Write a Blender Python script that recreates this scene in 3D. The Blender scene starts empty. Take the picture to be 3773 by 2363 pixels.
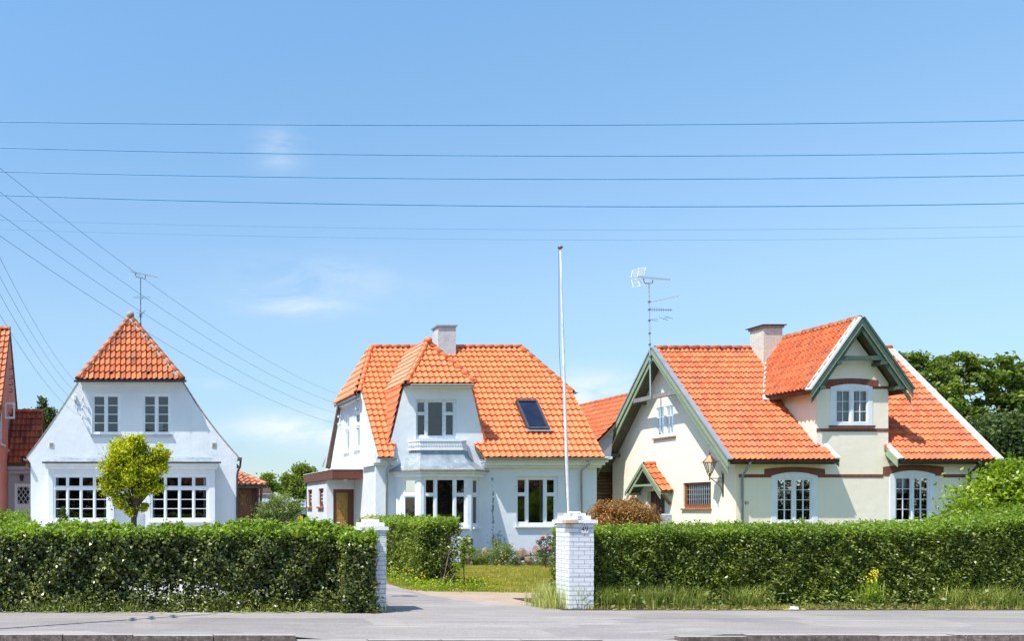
import bpy, bmesh, math, random
import numpy as np
from mathutils import Vector, Matrix, noise
from mathutils.geometry import delaunay_2d_cdt
R = math.radians
sc = bpy.context.scene
C = sc.collection
random.seed(7)

# ------------------------------------------------------------------ camera, sky, sun, exposure
F, CX, CY, H = 3200.0, 475.0, 1878.0, 1.75      # focal length / principal point in photo pixels, eye height
cam = bpy.data.cameras.new('camera'); co = bpy.data.objects.new('camera', cam); C.objects.link(co)
co.location = (0, 0, H); co.rotation_euler = (R(90), 0, 0)
cam.sensor_width = 36; cam.lens = F / 3773 * 36
cam.shift_x = (3773 / 2 - CX) / 3773; cam.shift_y = (CY - 2363 / 2) / 3773
cam.clip_end = 3000; sc.camera = co

SUN = Vector((1.0, 0.55, -1.95)).normalized()    # direction the light travels
w = bpy.data.worlds.new('World'); sc.world = w; w.use_nodes = True
SKY_STRENGTH = 0.116
sun = bpy.data.lights.new('sun', 'SUN'); sun.energy = 3.7; sun.angle = R(0.53); sun.color = (1, .955, .87)
so = bpy.data.objects.new('sun', sun); C.objects.link(so)
so.rotation_euler = SUN.to_track_quat('-Z', 'Y').to_euler(); so.location = (-10, -6, 25)
sc.view_settings.view_transform = 'Standard'; sc.view_settings.look = 'None'
sc.view_settings.gamma = 1; sc.view_settings.exposure = 0.82

def build_world():
    nt = w.node_tree; n = nt.nodes; l = nt.links
    bg = n['Background']; bg.inputs['Strength'].default_value = SKY_STRENGTH
    sky = n.new('ShaderNodeTexSky'); sky.sky_type = 'NISHITA'; sky.sun_disc = False
    s = -SUN
    sky.sun_elevation = math.asin(s.z); sky.sun_rotation = math.atan2(s.x, s.y)
    sky.air_density = 1.0; sky.dust_density = 0.6; sky.ozone_density = 2.2; sky.altitude = 0
    tc = n.new('ShaderNodeTexCoord'); sep = n.new('ShaderNodeSeparateXYZ'); l.new(tc.outputs['Generated'], sep.inputs[0])
    def M(op, a, b=None, c=None):
        m = n.new('ShaderNodeMath'); m.operation = op
        for i, v in enumerate((a, b, c)):
            if v is None: continue
            if isinstance(v, (int, float)): m.inputs[i].default_value = v
            else: l.new(v, m.inputs[i])
        return m.outputs[0]
    y = M('MAXIMUM', sep.outputs[1], 0.02)
    u = M('DIVIDE', sep.outputs[0], y); v = M('DIVIDE', sep.outputs[2], y)
    # thin fair-weather wisps, each at its own bearing and height above the horizon
    spots = [(1180, 1040, 300, 85, .38), (1090, 1135, 160, 30, .65), (1030, 545, 80, 75, .5), (1090, 1580, 260, 55, 1.1),
             (2230, 1440, 280, 70, 1.0), (760, 1415, 90, 22, .25), (1350, 1620, 300, 60, .45), (2500, 1480, 300, 60, .4), (60, 1330, 120, 30, .1)]
    tot = None
    for (px, py, sx, sy, a) in spots:
        du = M('DIVIDE', M('SUBTRACT', u, (px - CX) / F), sx / F)
        dv = M('DIVIDE', M('SUBTRACT', v, (CY - py) / F), sy / F)
        g = M('MULTIPLY', M('EXPONENT', M('MULTIPLY', M('ADD', M('MULTIPLY', du, du), M('MULTIPLY', dv, dv)), -1.0)), a)
        tot = g if tot is None else M('ADD', tot, g)
    cmb = n.new('ShaderNodeCombineXYZ'); l.new(u, cmb.inputs[0]); l.new(M('MULTIPLY', v, 2.6), cmb.inputs[1])
    nz = n.new('ShaderNodeTexNoise'); nz.inputs['Scale'].default_value = 9; nz.inputs['Detail'].default_value = 9
    nz.inputs['Roughness'].default_value = .62; nz.inputs['Distortion'].default_value = .5
    l.new(cmb.outputs[0], nz.inputs['Vector'])
    rp = n.new('ShaderNodeMapRange'); rp.inputs[1].default_value = .36; rp.inputs[2].default_value = .66
    l.new(nz.outputs[0], rp.inputs[0])
    msk = M('MINIMUM', M('MULTIPLY', tot, rp.outputs[0]), .85)
    # a little more milky light towards the horizon
    el = M('MULTIPLY', M('EXPONENT', M('MULTIPLY', M('MAXIMUM', sep.outputs[2], 0.0), -5.5)), .10)
    tint = n.new('ShaderNodeValToRGB'); l.new(sep.outputs[2], tint.inputs[0]); te = tint.color_ramp.elements
    te[0].position = .07; te[0].color = (.64, .70, .76, 1); te[1].position = .5; te[1].color = (1.0, 1.27, 1.28, 1); e3 = te.new(.22); e3.color = (.96, 1.0, .96, 1)
    tm = n.new('ShaderNodeMixRGB'); tm.blend_type = 'MULTIPLY'; tm.inputs[0].default_value = 1; l.new(sky.outputs[0], tm.inputs[1]); l.new(tint.outputs[0], tm.inputs[2])
    mx0 = n.new('ShaderNodeMixRGB'); l.new(el, mx0.inputs[0]); l.new(tm.outputs[0], mx0.inputs[1]); mx0.inputs[2].default_value = (3.2, 4.6, 5.8, 1)
    mx = n.new('ShaderNodeMixRGB'); l.new(msk, mx.inputs[0]); l.new(mx0.outputs[0], mx.inputs[1])
    mx.inputs[2].default_value = (4.7, 5.1, 5.4, 1)
    l.new(mx.outputs[0], bg.inputs['Color'])
build_world()

# ------------------------------------------------------------------ helpers
def X(px, D): return (px - CX) * D / F
def Z(py, D): return H + (CY - py) * D / F
def at(px, py, D): return Vector((X(px, D), D, Z(py, D)))
def V(*a): return Vector(a)

WL = {}                                            # world location of every object built so far
def place(o, parent):
    if parent is not None:
        o.parent = parent; o.location = -WL[parent.name] if not o.get('_e') else o.location
    WL[o.name] = Vector((0, 0, 0))
    return o
def tag(o, label=None, cat=None, group=None, kind=None):
    if label: o['label'] = label
    if cat: o['category'] = cat
    if group: o['group'] = group
    if kind: o['kind'] = kind
    return o
def thing(name, loc, label, cat, group=None):
    o = bpy.data.objects.new(name, None); C.objects.link(o); o.location = loc; o.empty_display_size = .3
    WL[o.name] = Vector(loc); return tag(o, label, cat, group)

class MB:
    """collects faces and links them as one mesh object (vertices in world coordinates)"""
    def __init__(s): s.v = []; s.f = []
    def poly(s, pts):
        i = len(s.v); s.v += [tuple(p) for p in pts]; s.f.append(tuple(range(i, i + len(pts)))); return s
    def hexa(s, p):        # 8 corners: bottom 4 ccw, top 4 ccw
        i = len(s.v); s.v += [tuple(q) for q in p]
        for f in ((3, 2, 1, 0), (4, 5, 6, 7), (0, 1, 5, 4), (1, 2, 6, 5), (2, 3, 7, 6), (3, 0, 4, 7)): s.f.append(tuple(i + k for k in f))
        return s
    def box(s, x0, x1, y0, y1, z0, z1):
        return s.hexa([(x0, y0, z0), (x1, y0, z0), (x1, y1, z0), (x0, y1, z0), (x0, y0, z1), (x1, y0, z1), (x1, y1, z1), (x0, y1, z1)])
    def pbox(s, pl, u0, u1, v0, v1, d0, d1):
        P = pl.p
        return s.hexa([P(u0, v0, d0), P(u1, v0, d0), P(u1, v0, d1), P(u0, v0, d1), P(u0, v1, d0), P(u1, v1, d0), P(u1, v1, d1), P(u0, v1, d1)])
    def beam(s, a, b, wid, hei, up=(0, 0, 1), off=0.0):
        a = Vector(a); b = Vector(b); t = (b - a).normalized(); sd = t.cross(Vector(up)).normalized(); u = sd.cross(t).normalized()
        q = lambda p, i, j: p + sd * (wid / 2 * i) + u * (hei / 2 * j + off)
        return s.hexa([q(a, -1, -1), q(a, 1, -1), q(b, 1, -1), q(b, -1, -1), q(a, -1, 1), q(a, 1, 1), q(b, 1, 1), q(b, -1, 1)])
    def tube(s, pts, r, n=8, cap=True):
        pts = [Vector(p) for p in pts]; rs = r if isinstance(r, (list, tuple)) else [r] * len(pts)
        base = len(s.v); prev = None
        for i, p in enumerate(pts):
            t = (pts[min(i + 1, len(pts) - 1)] - pts[max(i - 1, 0)]).normalized()
            if prev is None: a = t.orthogonal().normalized()
            else: a = (prev - t * prev.dot(t)).normalized()
            prev = a; b = t.cross(a)
            for k in range(n):
                an = 2 * math.pi * k / n; s.v.append(tuple(p + (a * math.cos(an) + b * math.sin(an)) * rs[i]))
        for i in range(len(pts) - 1):
            for k in range(n):
                s.f.append((base + i * n + k, base + i * n + (k + 1) % n, base + (i + 1) * n + (k + 1) % n, base + (i + 1) * n + k))
        if cap:
            s.f.append(tuple(base + k for k in reversed(range(n)))); e = base + (len(pts) - 1) * n; s.f.append(tuple(e + k for k in range(n)))
        return s
    def plate(s, pl, outline, holes, d0, d1, back=True):
        """flat plate with holes, from depth d0 to d1 in plane pl"""
        vs = []; es = []
        for loop in [outline] + list(holes):
            b = len(vs); vs += [Vector(p) for p in loop]; es += [(b + i, b + (i + 1) % len(loop)) for i in range(len(loop))]
        r = delaunay_2d_cdt(vs, es, [], 0, 1e-5)
        tv, tf = r[0], r[2]
        for dd in ((d0, d1) if back else (d0,)):
            i0 = len(s.v); s.v += [tuple(pl.p(p.x, p.y, dd)) for p in tv]
            for f in tf:
                c = sum((tv[k] for k in f), Vector((0, 0))) / len(f)
                if inside(c, outline) and not any(inside(c, h) for h in holes):
                    s.f.append(tuple(i0 + k for k in (f if dd == d0 else reversed(f))))
        for loop in [outline] + list(holes):
            for i in range(len(loop)):
                a, b = loop[i], loop[(i + 1) % len(loop)]
                s.poly([pl.p(a[0], a[1], d0), pl.p(b[0], b[1], d0), pl.p(b[0], b[1], d1), pl.p(a[0], a[1], d1)])
        return s
    def ball(s, c, r, n=8, m=6, sq=(1, 1, 1)):
        c = Vector(c); b = len(s.v)
        for j in range(m + 1):
            th = math.pi * j / m
            for k in range(n):
                ph = 2 * math.pi * k / n
                s.v.append((c.x + r * sq[0] * math.sin(th) * math.cos(ph), c.y + r * sq[1] * math.sin(th) * math.sin(ph), c.z + r * sq[2] * math.cos(th)))
        for j in range(m):
            for k in range(n): s.f.append((b + j * n + k, b + j * n + (k + 1) % n, b + (j + 1) * n + (k + 1) % n, b + (j + 1) * n + k))
        return s
    def build(s, name, mat, parent=None, smooth=False, bevel=0):
        me = bpy.data.meshes.new(name); me.from_pydata(s.v, [], s.f); me.validate(); me.update()
        bm = bmesh.new(); bm.from_mesh(me); bmesh.ops.recalc_face_normals(bm, faces=bm.faces); bm.to_mesh(me); bm.free()
        if smooth:
            me.shade_smooth()
        me.materials.append(mat)
        o = bpy.data.objects.new(name, me); C.objects.link(o)
        if parent is not None: o.parent = parent; o.location = -WL[parent.name]
        WL[o.name] = Vector((0, 0, 0))
        if bevel:
            b = o.modifiers.new('bevel', 'BEVEL'); b.width = bevel; b.segments = 1; b.limit_method = 'ANGLE'
        return o

def inside(p, poly):
    x, y = p[0], p[1]; c = False; n = len(poly)
    for i in range(n):
        x1, y1 = poly[i]; x2, y2 = poly[(i + 1) % n]
        if (y1 > y) != (y2 > y) and x < (x2 - x1) * (y - y1) / (y2 - y1) + x1: c = not c
    return c
class Pl:
    """wall plane: u along U, v up, d into the wall"""
    def __init__(s, O, U, N): s.O = Vector(O); s.U = Vector(U).normalized(); s.N = Vector(N).normalized()
    def p(s, u, v, d=0): return s.O + s.U * u + s.N * d + Vector((0, 0, v))
def rect(u0, u1, v0, v1): return [(u0, v0), (u1, v0), (u1, v1), (u0, v1)]

# ------------------------------------------------------------------ materials
def base_mat(name):
    m = bpy.data.materials.new(name); m.use_nodes = True; nt = m.node_tree
    return m, nt, nt.nodes['Principled BSDF']
def coords(nt, scale=(1, 1, 1)):
    tc = nt.nodes.new('ShaderNodeTexCoord'); mp = nt.nodes.new('ShaderNodeMapping'); mp.inputs['Scale'].default_value = scale
    nt.links.new(tc.outputs['Object'], mp.inputs[0]); return mp.outputs[0]
def noisen(nt, vec, scale, detail=4, rough=.55):
    n = nt.nodes.new('ShaderNodeTexNoise'); n.inputs['Scale'].default_value = scale; n.inputs['Detail'].default_value = detail; n.inputs['Roughness'].default_value = rough
    nt.links.new(vec, n.inputs['Vector']); return n.outputs[0]
def ramp(nt, fac, stops):
    r = nt.nodes.new('ShaderNodeValToRGB'); nt.links.new(fac, r.inputs[0]); e = r.color_ramp.elements
    while len(e) < len(stops): e.new(.5)
    for el, (p, c) in zip(e, stops): el.position = p; el.color = (*c, 1) if len(c) == 3 else c
    return r.outputs[0]
def mixc(nt, fac, a, b, mode='MIX'):
    m = nt.nodes.new('ShaderNodeMixRGB'); m.blend_type = mode
    for i, v in enumerate((fac, a, b)):
        if isinstance(v, (int, float)): m.inputs[i].default_value = v
        elif isinstance(v, tuple): m.inputs[i].default_value = (*v, 1)
        else: nt.links.new(v, m.inputs[i])
    return m.outputs[0]
def mth(nt, op, a, b=0.0):
    m = nt.nodes.new('ShaderNodeMath'); m.operation = op
    for i, v in enumerate((a, b)):
        if isinstance(v, (int, float)): m.inputs[i].default_value = v
        else: nt.links.new(v, m.inputs[i])
    return m.outputs[0]
def add_bump(nt, b, h, strength, dist=.01):
    bp = nt.nodes.new('ShaderNodeBump'); bp.inputs['Strength'].default_value = strength; bp.inputs['Distance'].default_value = dist
    nt.links.new(h, bp.inputs['Height']); nt.links.new(bp.outputs[0], b.inputs['Normal'])

def vm(name, c1, c2, scale=3, lo=.35, hi=.65, rough=.7, bump=.2, bscale=60, island=0.0, metal=0, stretch=(1, 1, 1), dist=.01, spec=.5, c3=None):
    """general varied surface: two colours mixed by noise, optional per-piece brightness"""
    m, nt, b = base_mat(name); vec = coords(nt, stretch)
    n1 = noisen(nt, vec, scale, 6)
    col = ramp(nt, n1, [(lo, c1), (hi, c2)])
    if c3:
        n3 = noisen(nt, vec, scale * 3.7, 8, .7); col = mixc(nt, ramp(nt, n3, [(.55, (0, 0, 0)), (.68, (1, 1, 1))]), col, c3)
    if island:
        g = nt.nodes.new('ShaderNodeNewGeometry'); f = mth(nt, 'ADD', mth(nt, 'MULTIPLY', g.outputs['Random Per Island'], island * 2), 1 - island)
        cb = nt.nodes.new('ShaderNodeCombineColor'); [nt.links.new(f, cb.inputs[i]) for i in range(3)]
        col = mixc(nt, 1.0, col, cb.outputs[0], 'MULTIPLY')
    nt.links.new(col, b.inputs['Base Color']); b.inputs['Roughness'].default_value = rough; b.inputs['Metallic'].default_value = metal
    b.inputs['Specular IOR Level'].default_value = spec
    if bump: add_bump(nt, b, noisen(nt, vec, bscale, 5, .6), bump, dist)
    return m

def tile_mat(name, c1, c2, c3, grime=.5, spec=.5, rough=.5, dark=.62):
    m, nt, b = base_mat(name); vec = coords(nt)
    g = nt.nodes.new('ShaderNodeNewGeometry')
    col = ramp(nt, g.outputs['Random Per Island'], [(0, tuple(c * dark for c in c1)), (.10, c1), (.5, c2), (1, c3)])
    st = ramp(nt, noisen(nt, coords(nt, (1, 1, .5)), 2.2, 8, .65), [(.47, (0, 0, 0)), (.70, (grime,) * 3)])
    col = mixc(nt, st, col, (.16, .09, .055))
    sp = ramp(nt, noisen(nt, vec, 23, 4, .7), [(.62, (0, 0, 0)), (.74, (grime * .8,) * 3)])
    col = mixc(nt, sp, col, (.42, .33, .22))
    nt.links.new(col, b.inputs['Base Color']); b.inputs['Roughness'].default_value = rough; b.inputs['Specular IOR Level'].default_value = spec
    add_bump(nt, b, noisen(nt, vec, 45, 4), .25, .006); return m

def stucco(name, c1, c2, dirt, dirt_amt=.35, bump=.35, scars=()):
    m, nt, b = base_mat(name); vec = coords(nt)
    col = ramp(nt, noisen(nt, vec, .8, 6, .6), [(.3, c1), (.7, c2)])
    streak = ramp(nt, noisen(nt, coords(nt, (3.2, 3.2, .35)), 1.6, 7, .65), [(.5, (0, 0, 0)), (.8, (dirt_amt,) * 3)])
    col = mixc(nt, streak, col, dirt)
    fine = ramp(nt, noisen(nt, vec, 14, 6, .7), [(.58, (0, 0, 0)), (.75, (dirt_amt * .8,) * 3)])
    col = mixc(nt, fine, col, dirt)
    # rising damp close to the ground
    sp = nt.nodes.new('ShaderNodeSeparateXYZ'); nt.links.new(vec, sp.inputs[0])
    for (x, z, sx, sz, thr, amt) in scars:          # flaked paint at places of their own
        dx = mth(nt, 'DIVIDE', mth(nt, 'SUBTRACT', sp.outputs[0], x), sx); dz = mth(nt, 'DIVIDE', mth(nt, 'SUBTRACT', sp.outputs[2], z), sz)
        gq = mth(nt, 'EXPONENT', mth(nt, 'MULTIPLY', mth(nt, 'ADD', mth(nt, 'MULTIPLY', dx, dx), mth(nt, 'POWER', mth(nt, 'ABSOLUTE', dz), 4)), -1.0))
        nn = noisen(nt, vec, 9, 8, .7)
        f = mth(nt, 'GREATER_THAN', mth(nt, 'ADD', mth(nt, 'MULTIPLY', gq, thr), nn), .56 + thr * .62)
        col = mixc(nt, mth(nt, 'MULTIPLY', f, amt), col, (.2, .22, .25))
    nt.links.new(col, b.inputs['Base Color']); b.inputs['Roughness'].default_value = .85; b.inputs['Specular IOR Level'].default_value = .25
    bb = mth(nt, 'ADD', noisen(nt, vec, 70, 5, .7), mth(nt, 'MULTIPLY', noisen(nt, vec, 5, 4), 2.5))
    add_bump(nt, b, bb, bump, .012); return m

def brick_mat(name, c1, c2, mortar, bw=.24, bh=.075, ms=.008, bump=.6, rough=.6, wear=None, wear_amt=.5, msmooth=.1, wscale=6, wlo=.55):
    m, nt, b = base_mat(name); tc = nt.nodes.new('ShaderNodeTexCoord'); sp = nt.nodes.new('ShaderNodeSeparateXYZ'); nt.links.new(tc.outputs['Object'], sp.inputs[0])
    cb = nt.nodes.new('ShaderNodeCombineXYZ'); nt.links.new(mth(nt, 'ADD', sp.outputs[0], sp.outputs[1]), cb.inputs[0]); nt.links.new(sp.outputs[2], cb.inputs[1])
    br = nt.nodes.new('ShaderNodeTexBrick'); nt.links.new(cb.outputs[0], br.inputs['Vector'])
    br.inputs['Scale'].default_value = 1; br.inputs['Brick Width'].default_value = bw; br.inputs['Row Height'].default_value = bh
    br.inputs['Mortar Size'].default_value = ms; br.inputs['Mortar Smooth'].default_value = msmooth
    br.inputs['Color1'].default_value = (*c1, 1); br.inputs['Color2'].default_value = (*c2, 1); br.inputs['Mortar'].default_value = (*mortar, 1)
    col = br.outputs[0]
    if wear:
        wv = ramp(nt, noisen(nt, tc.outputs['Object'], wscale, 8, .7), [(wlo, (0, 0, 0)), (wlo + .08, (wear_amt,) * 3)]); col = mixc(nt, wv, col, wear)
    nt.links.new(col, b.inputs['Base Color']); b.inputs['Roughness'].default_value = rough
    hgt = mth(nt, 'ADD', mth(nt, 'MULTIPLY', br.outputs['Fac'], -1.0), mth(nt, 'MULTIPLY', noisen(nt, tc.outputs['Object'], 30, 4), .5))
    add_bump(nt, b, hgt, bump, .01); return m

def leaf_mat(name, c1, c2, c3, transl=.35, rough=.42, spec=.5, var=1.0):
    m, nt, b = base_mat(name); g = nt.nodes.new('ShaderNodeNewGeometry')
    col = ramp(nt, g.outputs['Random Per Island'], [(0, c1), (.55, c2), (1, c3)])
    big = ramp(nt, noisen(nt, coords(nt), 1.3 * var, 4), [(.35, (.72, .75, .7)), (.65, (1.2, 1.15, 1.0))])
    col = mixc(nt, 1.0, col, big, 'MULTIPLY')
    nt.links.new(col, b.inputs['Base Color']); b.inputs['Roughness'].default_value = rough; b.inputs['Specular IOR Level'].default_value = spec
    tr = nt.nodes.new('ShaderNodeBsdfTranslucent'); nt.links.new(mixc(nt, 1.0, col, (1.5, 1.6, .7), 'MULTIPLY'), tr.inputs[0])
    mx = nt.nodes.new('ShaderNodeMixShader'); mx.inputs[0].default_value = transl
    nt.links.new(b.outputs[0], mx.inputs[1]); nt.links.new(tr.outputs[0], mx.inputs[2]); nt.links.new(mx.outputs[0], nt.nodes['Material Output'].inputs[0])
    return m

def glass_mat():
    m, nt, b = base_mat('window_glass'); nt.nodes.remove(b)
    fr = nt.nodes.new('ShaderNodeFresnel'); fr.inputs[0].default_value = 2.1
    t = nt.nodes.new('ShaderNodeBsdfTransparent'); t.inputs[0].default_value = (.8, .85, .85, 1)
    g = nt.nodes.new('ShaderNodeBsdfGlossy'); g.inputs['Roughness'].default_value = .015
    vec = coords(nt); bp = nt.nodes.new('ShaderNodeBump'); bp.inputs['Strength'].default_value = .12; bp.inputs['Distance'].default_value = .02
    nt.links.new(noisen(nt, vec, 2.2, 2), bp.inputs['Height']); nt.links.new(bp.outputs[0], g.inputs['Normal'])
    mx = nt.nodes.new('ShaderNodeMixShader'); nt.links.new(fr.outputs[0], mx.inputs[0]); nt.links.new(t.outputs[0], mx.inputs[1]); nt.links.new(g.outputs[0], mx.inputs[2])
    nt.links.new(mx.outputs[0], nt.nodes['Material Output'].inputs[0]); return m

def ground_mat(name, c1, c2, c3, scale, speck=.5):
    m, nt, b = base_mat(name); vec = coords(nt)
    col = ramp(nt, noisen(nt, vec, scale, 7, .65), [(.3, c1), (.7, c2)])
    sp = ramp(nt, noisen(nt, vec, 55, 3, .8), [(.35, (1 - speck * .5,) * 3), (.7, (1 + speck * .4,) * 3)])
    col = mixc(nt, 1.0, col, sp, 'MULTIPLY')
    vo = nt.nodes.new('ShaderNodeTexVoronoi'); vo.inputs['Scale'].default_value = 9; nt.links.new(vec, vo.inputs['Vector'])
    st = ramp(nt, vo.outputs['Distance'], [(.03, (1, 1, 1)), (.06, (0, 0, 0))]); col = mixc(nt, mth(nt, 'MULTIPLY', st, .8), col, c3)
    nt.links.new(col, b.inputs['Base Color']); b.inputs['Roughness'].default_value = .9; b.inputs['Specular IOR Level'].default_value = .2
    add_bump(nt, b, noisen(nt, vec, 90, 4, .7), .5, .01); return m

def asphalt_mat(name):
    m, nt, b = base_mat(name); vec = coords(nt)
    col = ramp(nt, noisen(nt, coords(nt, (.5, 1.6, 1)), 1.1, 7, .65), [(.3, (.27, .243, .232)), (.7, (.36, .325, .305))])
    sp = ramp(nt, noisen(nt, vec, 32, 5, .85), [(.3, (.66, .66, .68)), (.7, (1.26, 1.25, 1.25))]); col = mixc(nt, 1.0, col, sp, 'MULTIPLY')
    band = ramp(nt, noisen(nt, coords(nt, (.22, 5, 1)), 2.6, 6, .6), [(.56, (0, 0, 0)), (.7, (.6, .6, .6))]); col = mixc(nt, band, col, (.52, .485, .45))
    dk = ramp(nt, noisen(nt, coords(nt, (.35, 4, 1)), 1.5, 6, .6), [(.6, (0, 0, 0)), (.7, (.3, .3, .3))]); col = mixc(nt, dk, col, (.2, .18, .175))
    vp = nt.nodes.new('ShaderNodeTexVoronoi'); vp.distance = 'CHEBYCHEV'; vp.inputs['Scale'].default_value = .5; nt.links.new(coords(nt, (1, 1.7, 1)), vp.inputs['Vector'])
    pb = nt.nodes.new('ShaderNodeRGBToBW'); nt.links.new(vp.outputs['Color'], pb.inputs[0]); pc = ramp(nt, pb.outputs[0], [(.25, (.86, .86, .87)), (.75, (1.1, 1.09, 1.08))]); col = mixc(nt, 1.0, col, pc, 'MULTIPLY')
    vo = nt.nodes.new('ShaderNodeTexVoronoi'); vo.inputs['Scale'].default_value = 6; vo.inputs['Randomness'].default_value = 1; nt.links.new(vec, vo.inputs['Vector'])
    st = ramp(nt, vo.outputs['Distance'], [(.04, (1, 1, 1)), (.06, (0, 0, 0))]); col = mixc(nt, mth(nt, 'MULTIPLY', st, .7), col, (.62, .6, .56))
    vc = nt.nodes.new('ShaderNodeTexVoronoi'); vc.feature = 'DISTANCE_TO_EDGE'; vc.inputs['Scale'].default_value = .22; nt.links.new(coords(nt, (1, 1, 1)), vc.inputs['Vector'])
    wv = mth(nt, 'ADD', vc.outputs[0], mth(nt, 'MULTIPLY', noisen(nt, vec, 5, 5), .02))
    cr = ramp(nt, wv, [(.006, (1, 1, 1)), (.010, (0, 0, 0))]); col = mixc(nt, mth(nt, 'MULTIPLY', cr, .35), col, (.1, .1, .1))
    nt.links.new(col, b.inputs['Base Color']); b.inputs['Roughness'].default_value = .85; b.inputs['Specular IOR Level'].default_value = .25
    add_bump(nt, b, noisen(nt, vec, 110, 4, .7), .6, .008); return m

M = {}
M['plaster1'] = stucco('plaster_one', (.70, .72, .76), (.80, .81, .83), (.50, .53, .58), .22, .35)
M['plaster2'] = stucco('plaster_two', (.68, .72, .78), (.80, .82, .85), (.54, .58, .64), .14, .35,
                       scars=((12.03, 1.45, .06, 1.3, .34, .9), (12.22, .7, .3, .4, .2, .75), (12.0, 2.72, .12, .1, .3, .8)))
M['plaster3'] = stucco('plaster_cream', (.92, .80, .64), (.95, .85, .70), (.7, .6, .47), .2, .3)
M['cream_brick'] = brick_mat('painted_cream_brick', (.93, .84, .70), (.95, .88, .76), (.84, .76, .63), .24, .078, .006, .35, .8, wear=(.52, .36, .22), wear_amt=.35, msmooth=.5, wscale=5, wlo=.68)
M['chim_brick'] = brick_mat('worn_painted_brick', (.66, .65, .58), (.56, .54, .47), (.5, .48, .43), .24, .078, .008, .7, .85, wear=(.30, .16, .11), wear_amt=.75, wscale=11, wlo=.60)
M['chim_plaster'] = stucco('chimney_plaster', (.52, .53, .55), (.62, .62, .63), (.36, .37, .38), .5, .6)
M['white_brick'] = brick_mat('white_painted_brick', (.80, .81, .84), (.74, .75, .79), (.46, .46, .5), .20, .079, .006, .9, .5, wear=(.6, .58, .55), wear_amt=.4, wscale=9, wlo=.62)
M['white_cap'] = vm('white_cap_brick', (.76, .77, .79), (.84, .84, .85), 7, rough=.6, bump=.5, bscale=30, c3=(.6, .46, .3), island=.06)
M['bare_brick'] = vm('bare_yellow_brick', (.62, .4, .22), (.7, .52, .32), 12, rough=.8)
M['red_brick'] = brick_mat('red_brick_band', (.2, .05, .032), (.27, .075, .045), (.17, .1, .08), .06, .2, .006, .7, .8)
M['pink_plaster'] = stucco('pink_plaster', (.68, .26, .21), (.76, .33, .27), (.5, .2, .17), .4, .4)
M['grey_plaster'] = stucco('grey_plaster', (.42, .41, .44), (.5, .49, .52), (.34, .33, .36), .3, .3)
M['white_wood'] = vm('white_painted_wood', (.78, .80, .84), (.86, .87, .9), 5, rough=.42, bump=.08, bscale=25)
M['old_white_wood'] = vm('weathered_white_wood', (.62, .65, .7), (.82, .84, .86), 12, rough=.6, bump=.3, bscale=25, c3=(.38, .38, .38))
M['green_wood'] = vm('green_painted_wood', (.25, .31, .2), (.32, .38, .25), 4, rough=.55, bump=.3, bscale=30, stretch=(1, 1, 3), c3=(.2, .26, .17))
M['green_dark'] = vm('dark_green_painted_wood', (.05, .085, .06), (.075, .115, .085), 4, rough=.55, bump=.3, bscale=30, c3=(.16, .2, .16))
M['soffit'] = vm('soffit_boards', (.09, .085, .06), (.13, .12, .085), 5, rough=.8, bump=.4, bscale=20)
M['grey_beam'] = vm('weathered_beam', (.2, .18, .18), (.3, .27, .25), 8, rough=.8, bump=.5, bscale=30, c3=(.4, .36, .32))
M['brown_wood'] = vm('brown_wood', (.12, .04, .022), (.18, .065, .035), 5, rough=.5, bump=.3, bscale=30, stretch=(1, 1, .3))
M['door_brown'] = vm('varnished_door', (.2, .07, .025), (.28, .105, .04), 4, rough=.45, bump=.3, bscale=22, stretch=(4, 4, .6))
M['fascia'] = vm('brown_fascia_boards', (.13, .035, .02), (.17, .05, .028), 4, rough=.5, bump=.3, bscale=12, stretch=(8, 8, .3))
M['dark_door'] = vm('dark_plank_door', (.045, .014, .01), (.08, .026, .018), 5, rough=.5, stretch=(6, 6, .4))
M['log'] = vm('brown_logs', (.2, .1, .045), (.34, .19, .09), 3, rough=.8, bump=.5, bscale=20, stretch=(.6, .6, 4), island=.2)
M['lead'] = vm('lead_sheet', (.2, .24, .28), (.34, .38, .42), 3, rough=.5, bump=.35, bscale=7, metal=.2, dist=.02, c3=(.5, .53, .56))
M['zinc'] = vm('zinc_grey', (.33, .36, .4), (.42, .45, .49), 6, rough=.4, bump=.1, metal=.5)
M['cap_metal'] = vm('grey_verge_metal', (.24, .26, .3), (.3, .32, .36), 3, rough=.5, bump=.1, metal=.1)
M['white_metal'] = vm('white_verge_metal', (.68, .72, .74), (.78, .82, .82), 3, rough=.45, bump=.1)
M['dark_gutter'] = vm('dark_gutter', (.045, .03, .025), (.09, .05, .04), 5, rough=.5, bump=.1)
M['black_gutter'] = vm('black_gutter', (.03, .03, .035), (.06, .06, .065), 5, rough=.45, bump=.1)
M['iron'] = vm('wrought_iron', (.05, .03, .03), (.1, .06, .05), 12, rough=.6, bump=.2)
M['copper'] = vm('copper_brown', (.2, .085, .05), (.3, .13, .08), 10, rough=.45, metal=.4, bump=.1)
M['antenna'] = vm('aluminium_aerial', (.42, .46, .5), (.58, .6, .62), 30, rough=.35, metal=.5, bump=0)
M['antenna_dark'] = vm('weathered_aerial', (.07, .12, .17), (.2, .26, .32), 14, rough=.5, metal=.3, bump=0)
M['mortar'] = vm('grey_mortar', (.28, .24, .2), (.4, .35, .29), 12, rough=.95, bump=.6, bscale=30)
M['mortar_dark'] = vm('dark_mortar', (.1, .045, .035), (.2, .1, .075), 10, rough=.95, bump=.6, bscale=30)
M['glass'] = glass_mat()
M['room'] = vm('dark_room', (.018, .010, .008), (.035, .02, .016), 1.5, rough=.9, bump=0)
M['curtain'] = vm('white_curtain', (.62, .68, .78), (.74, .78, .86), 6, rough=.9, bump=.2, stretch=(5, 5, .2))
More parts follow.
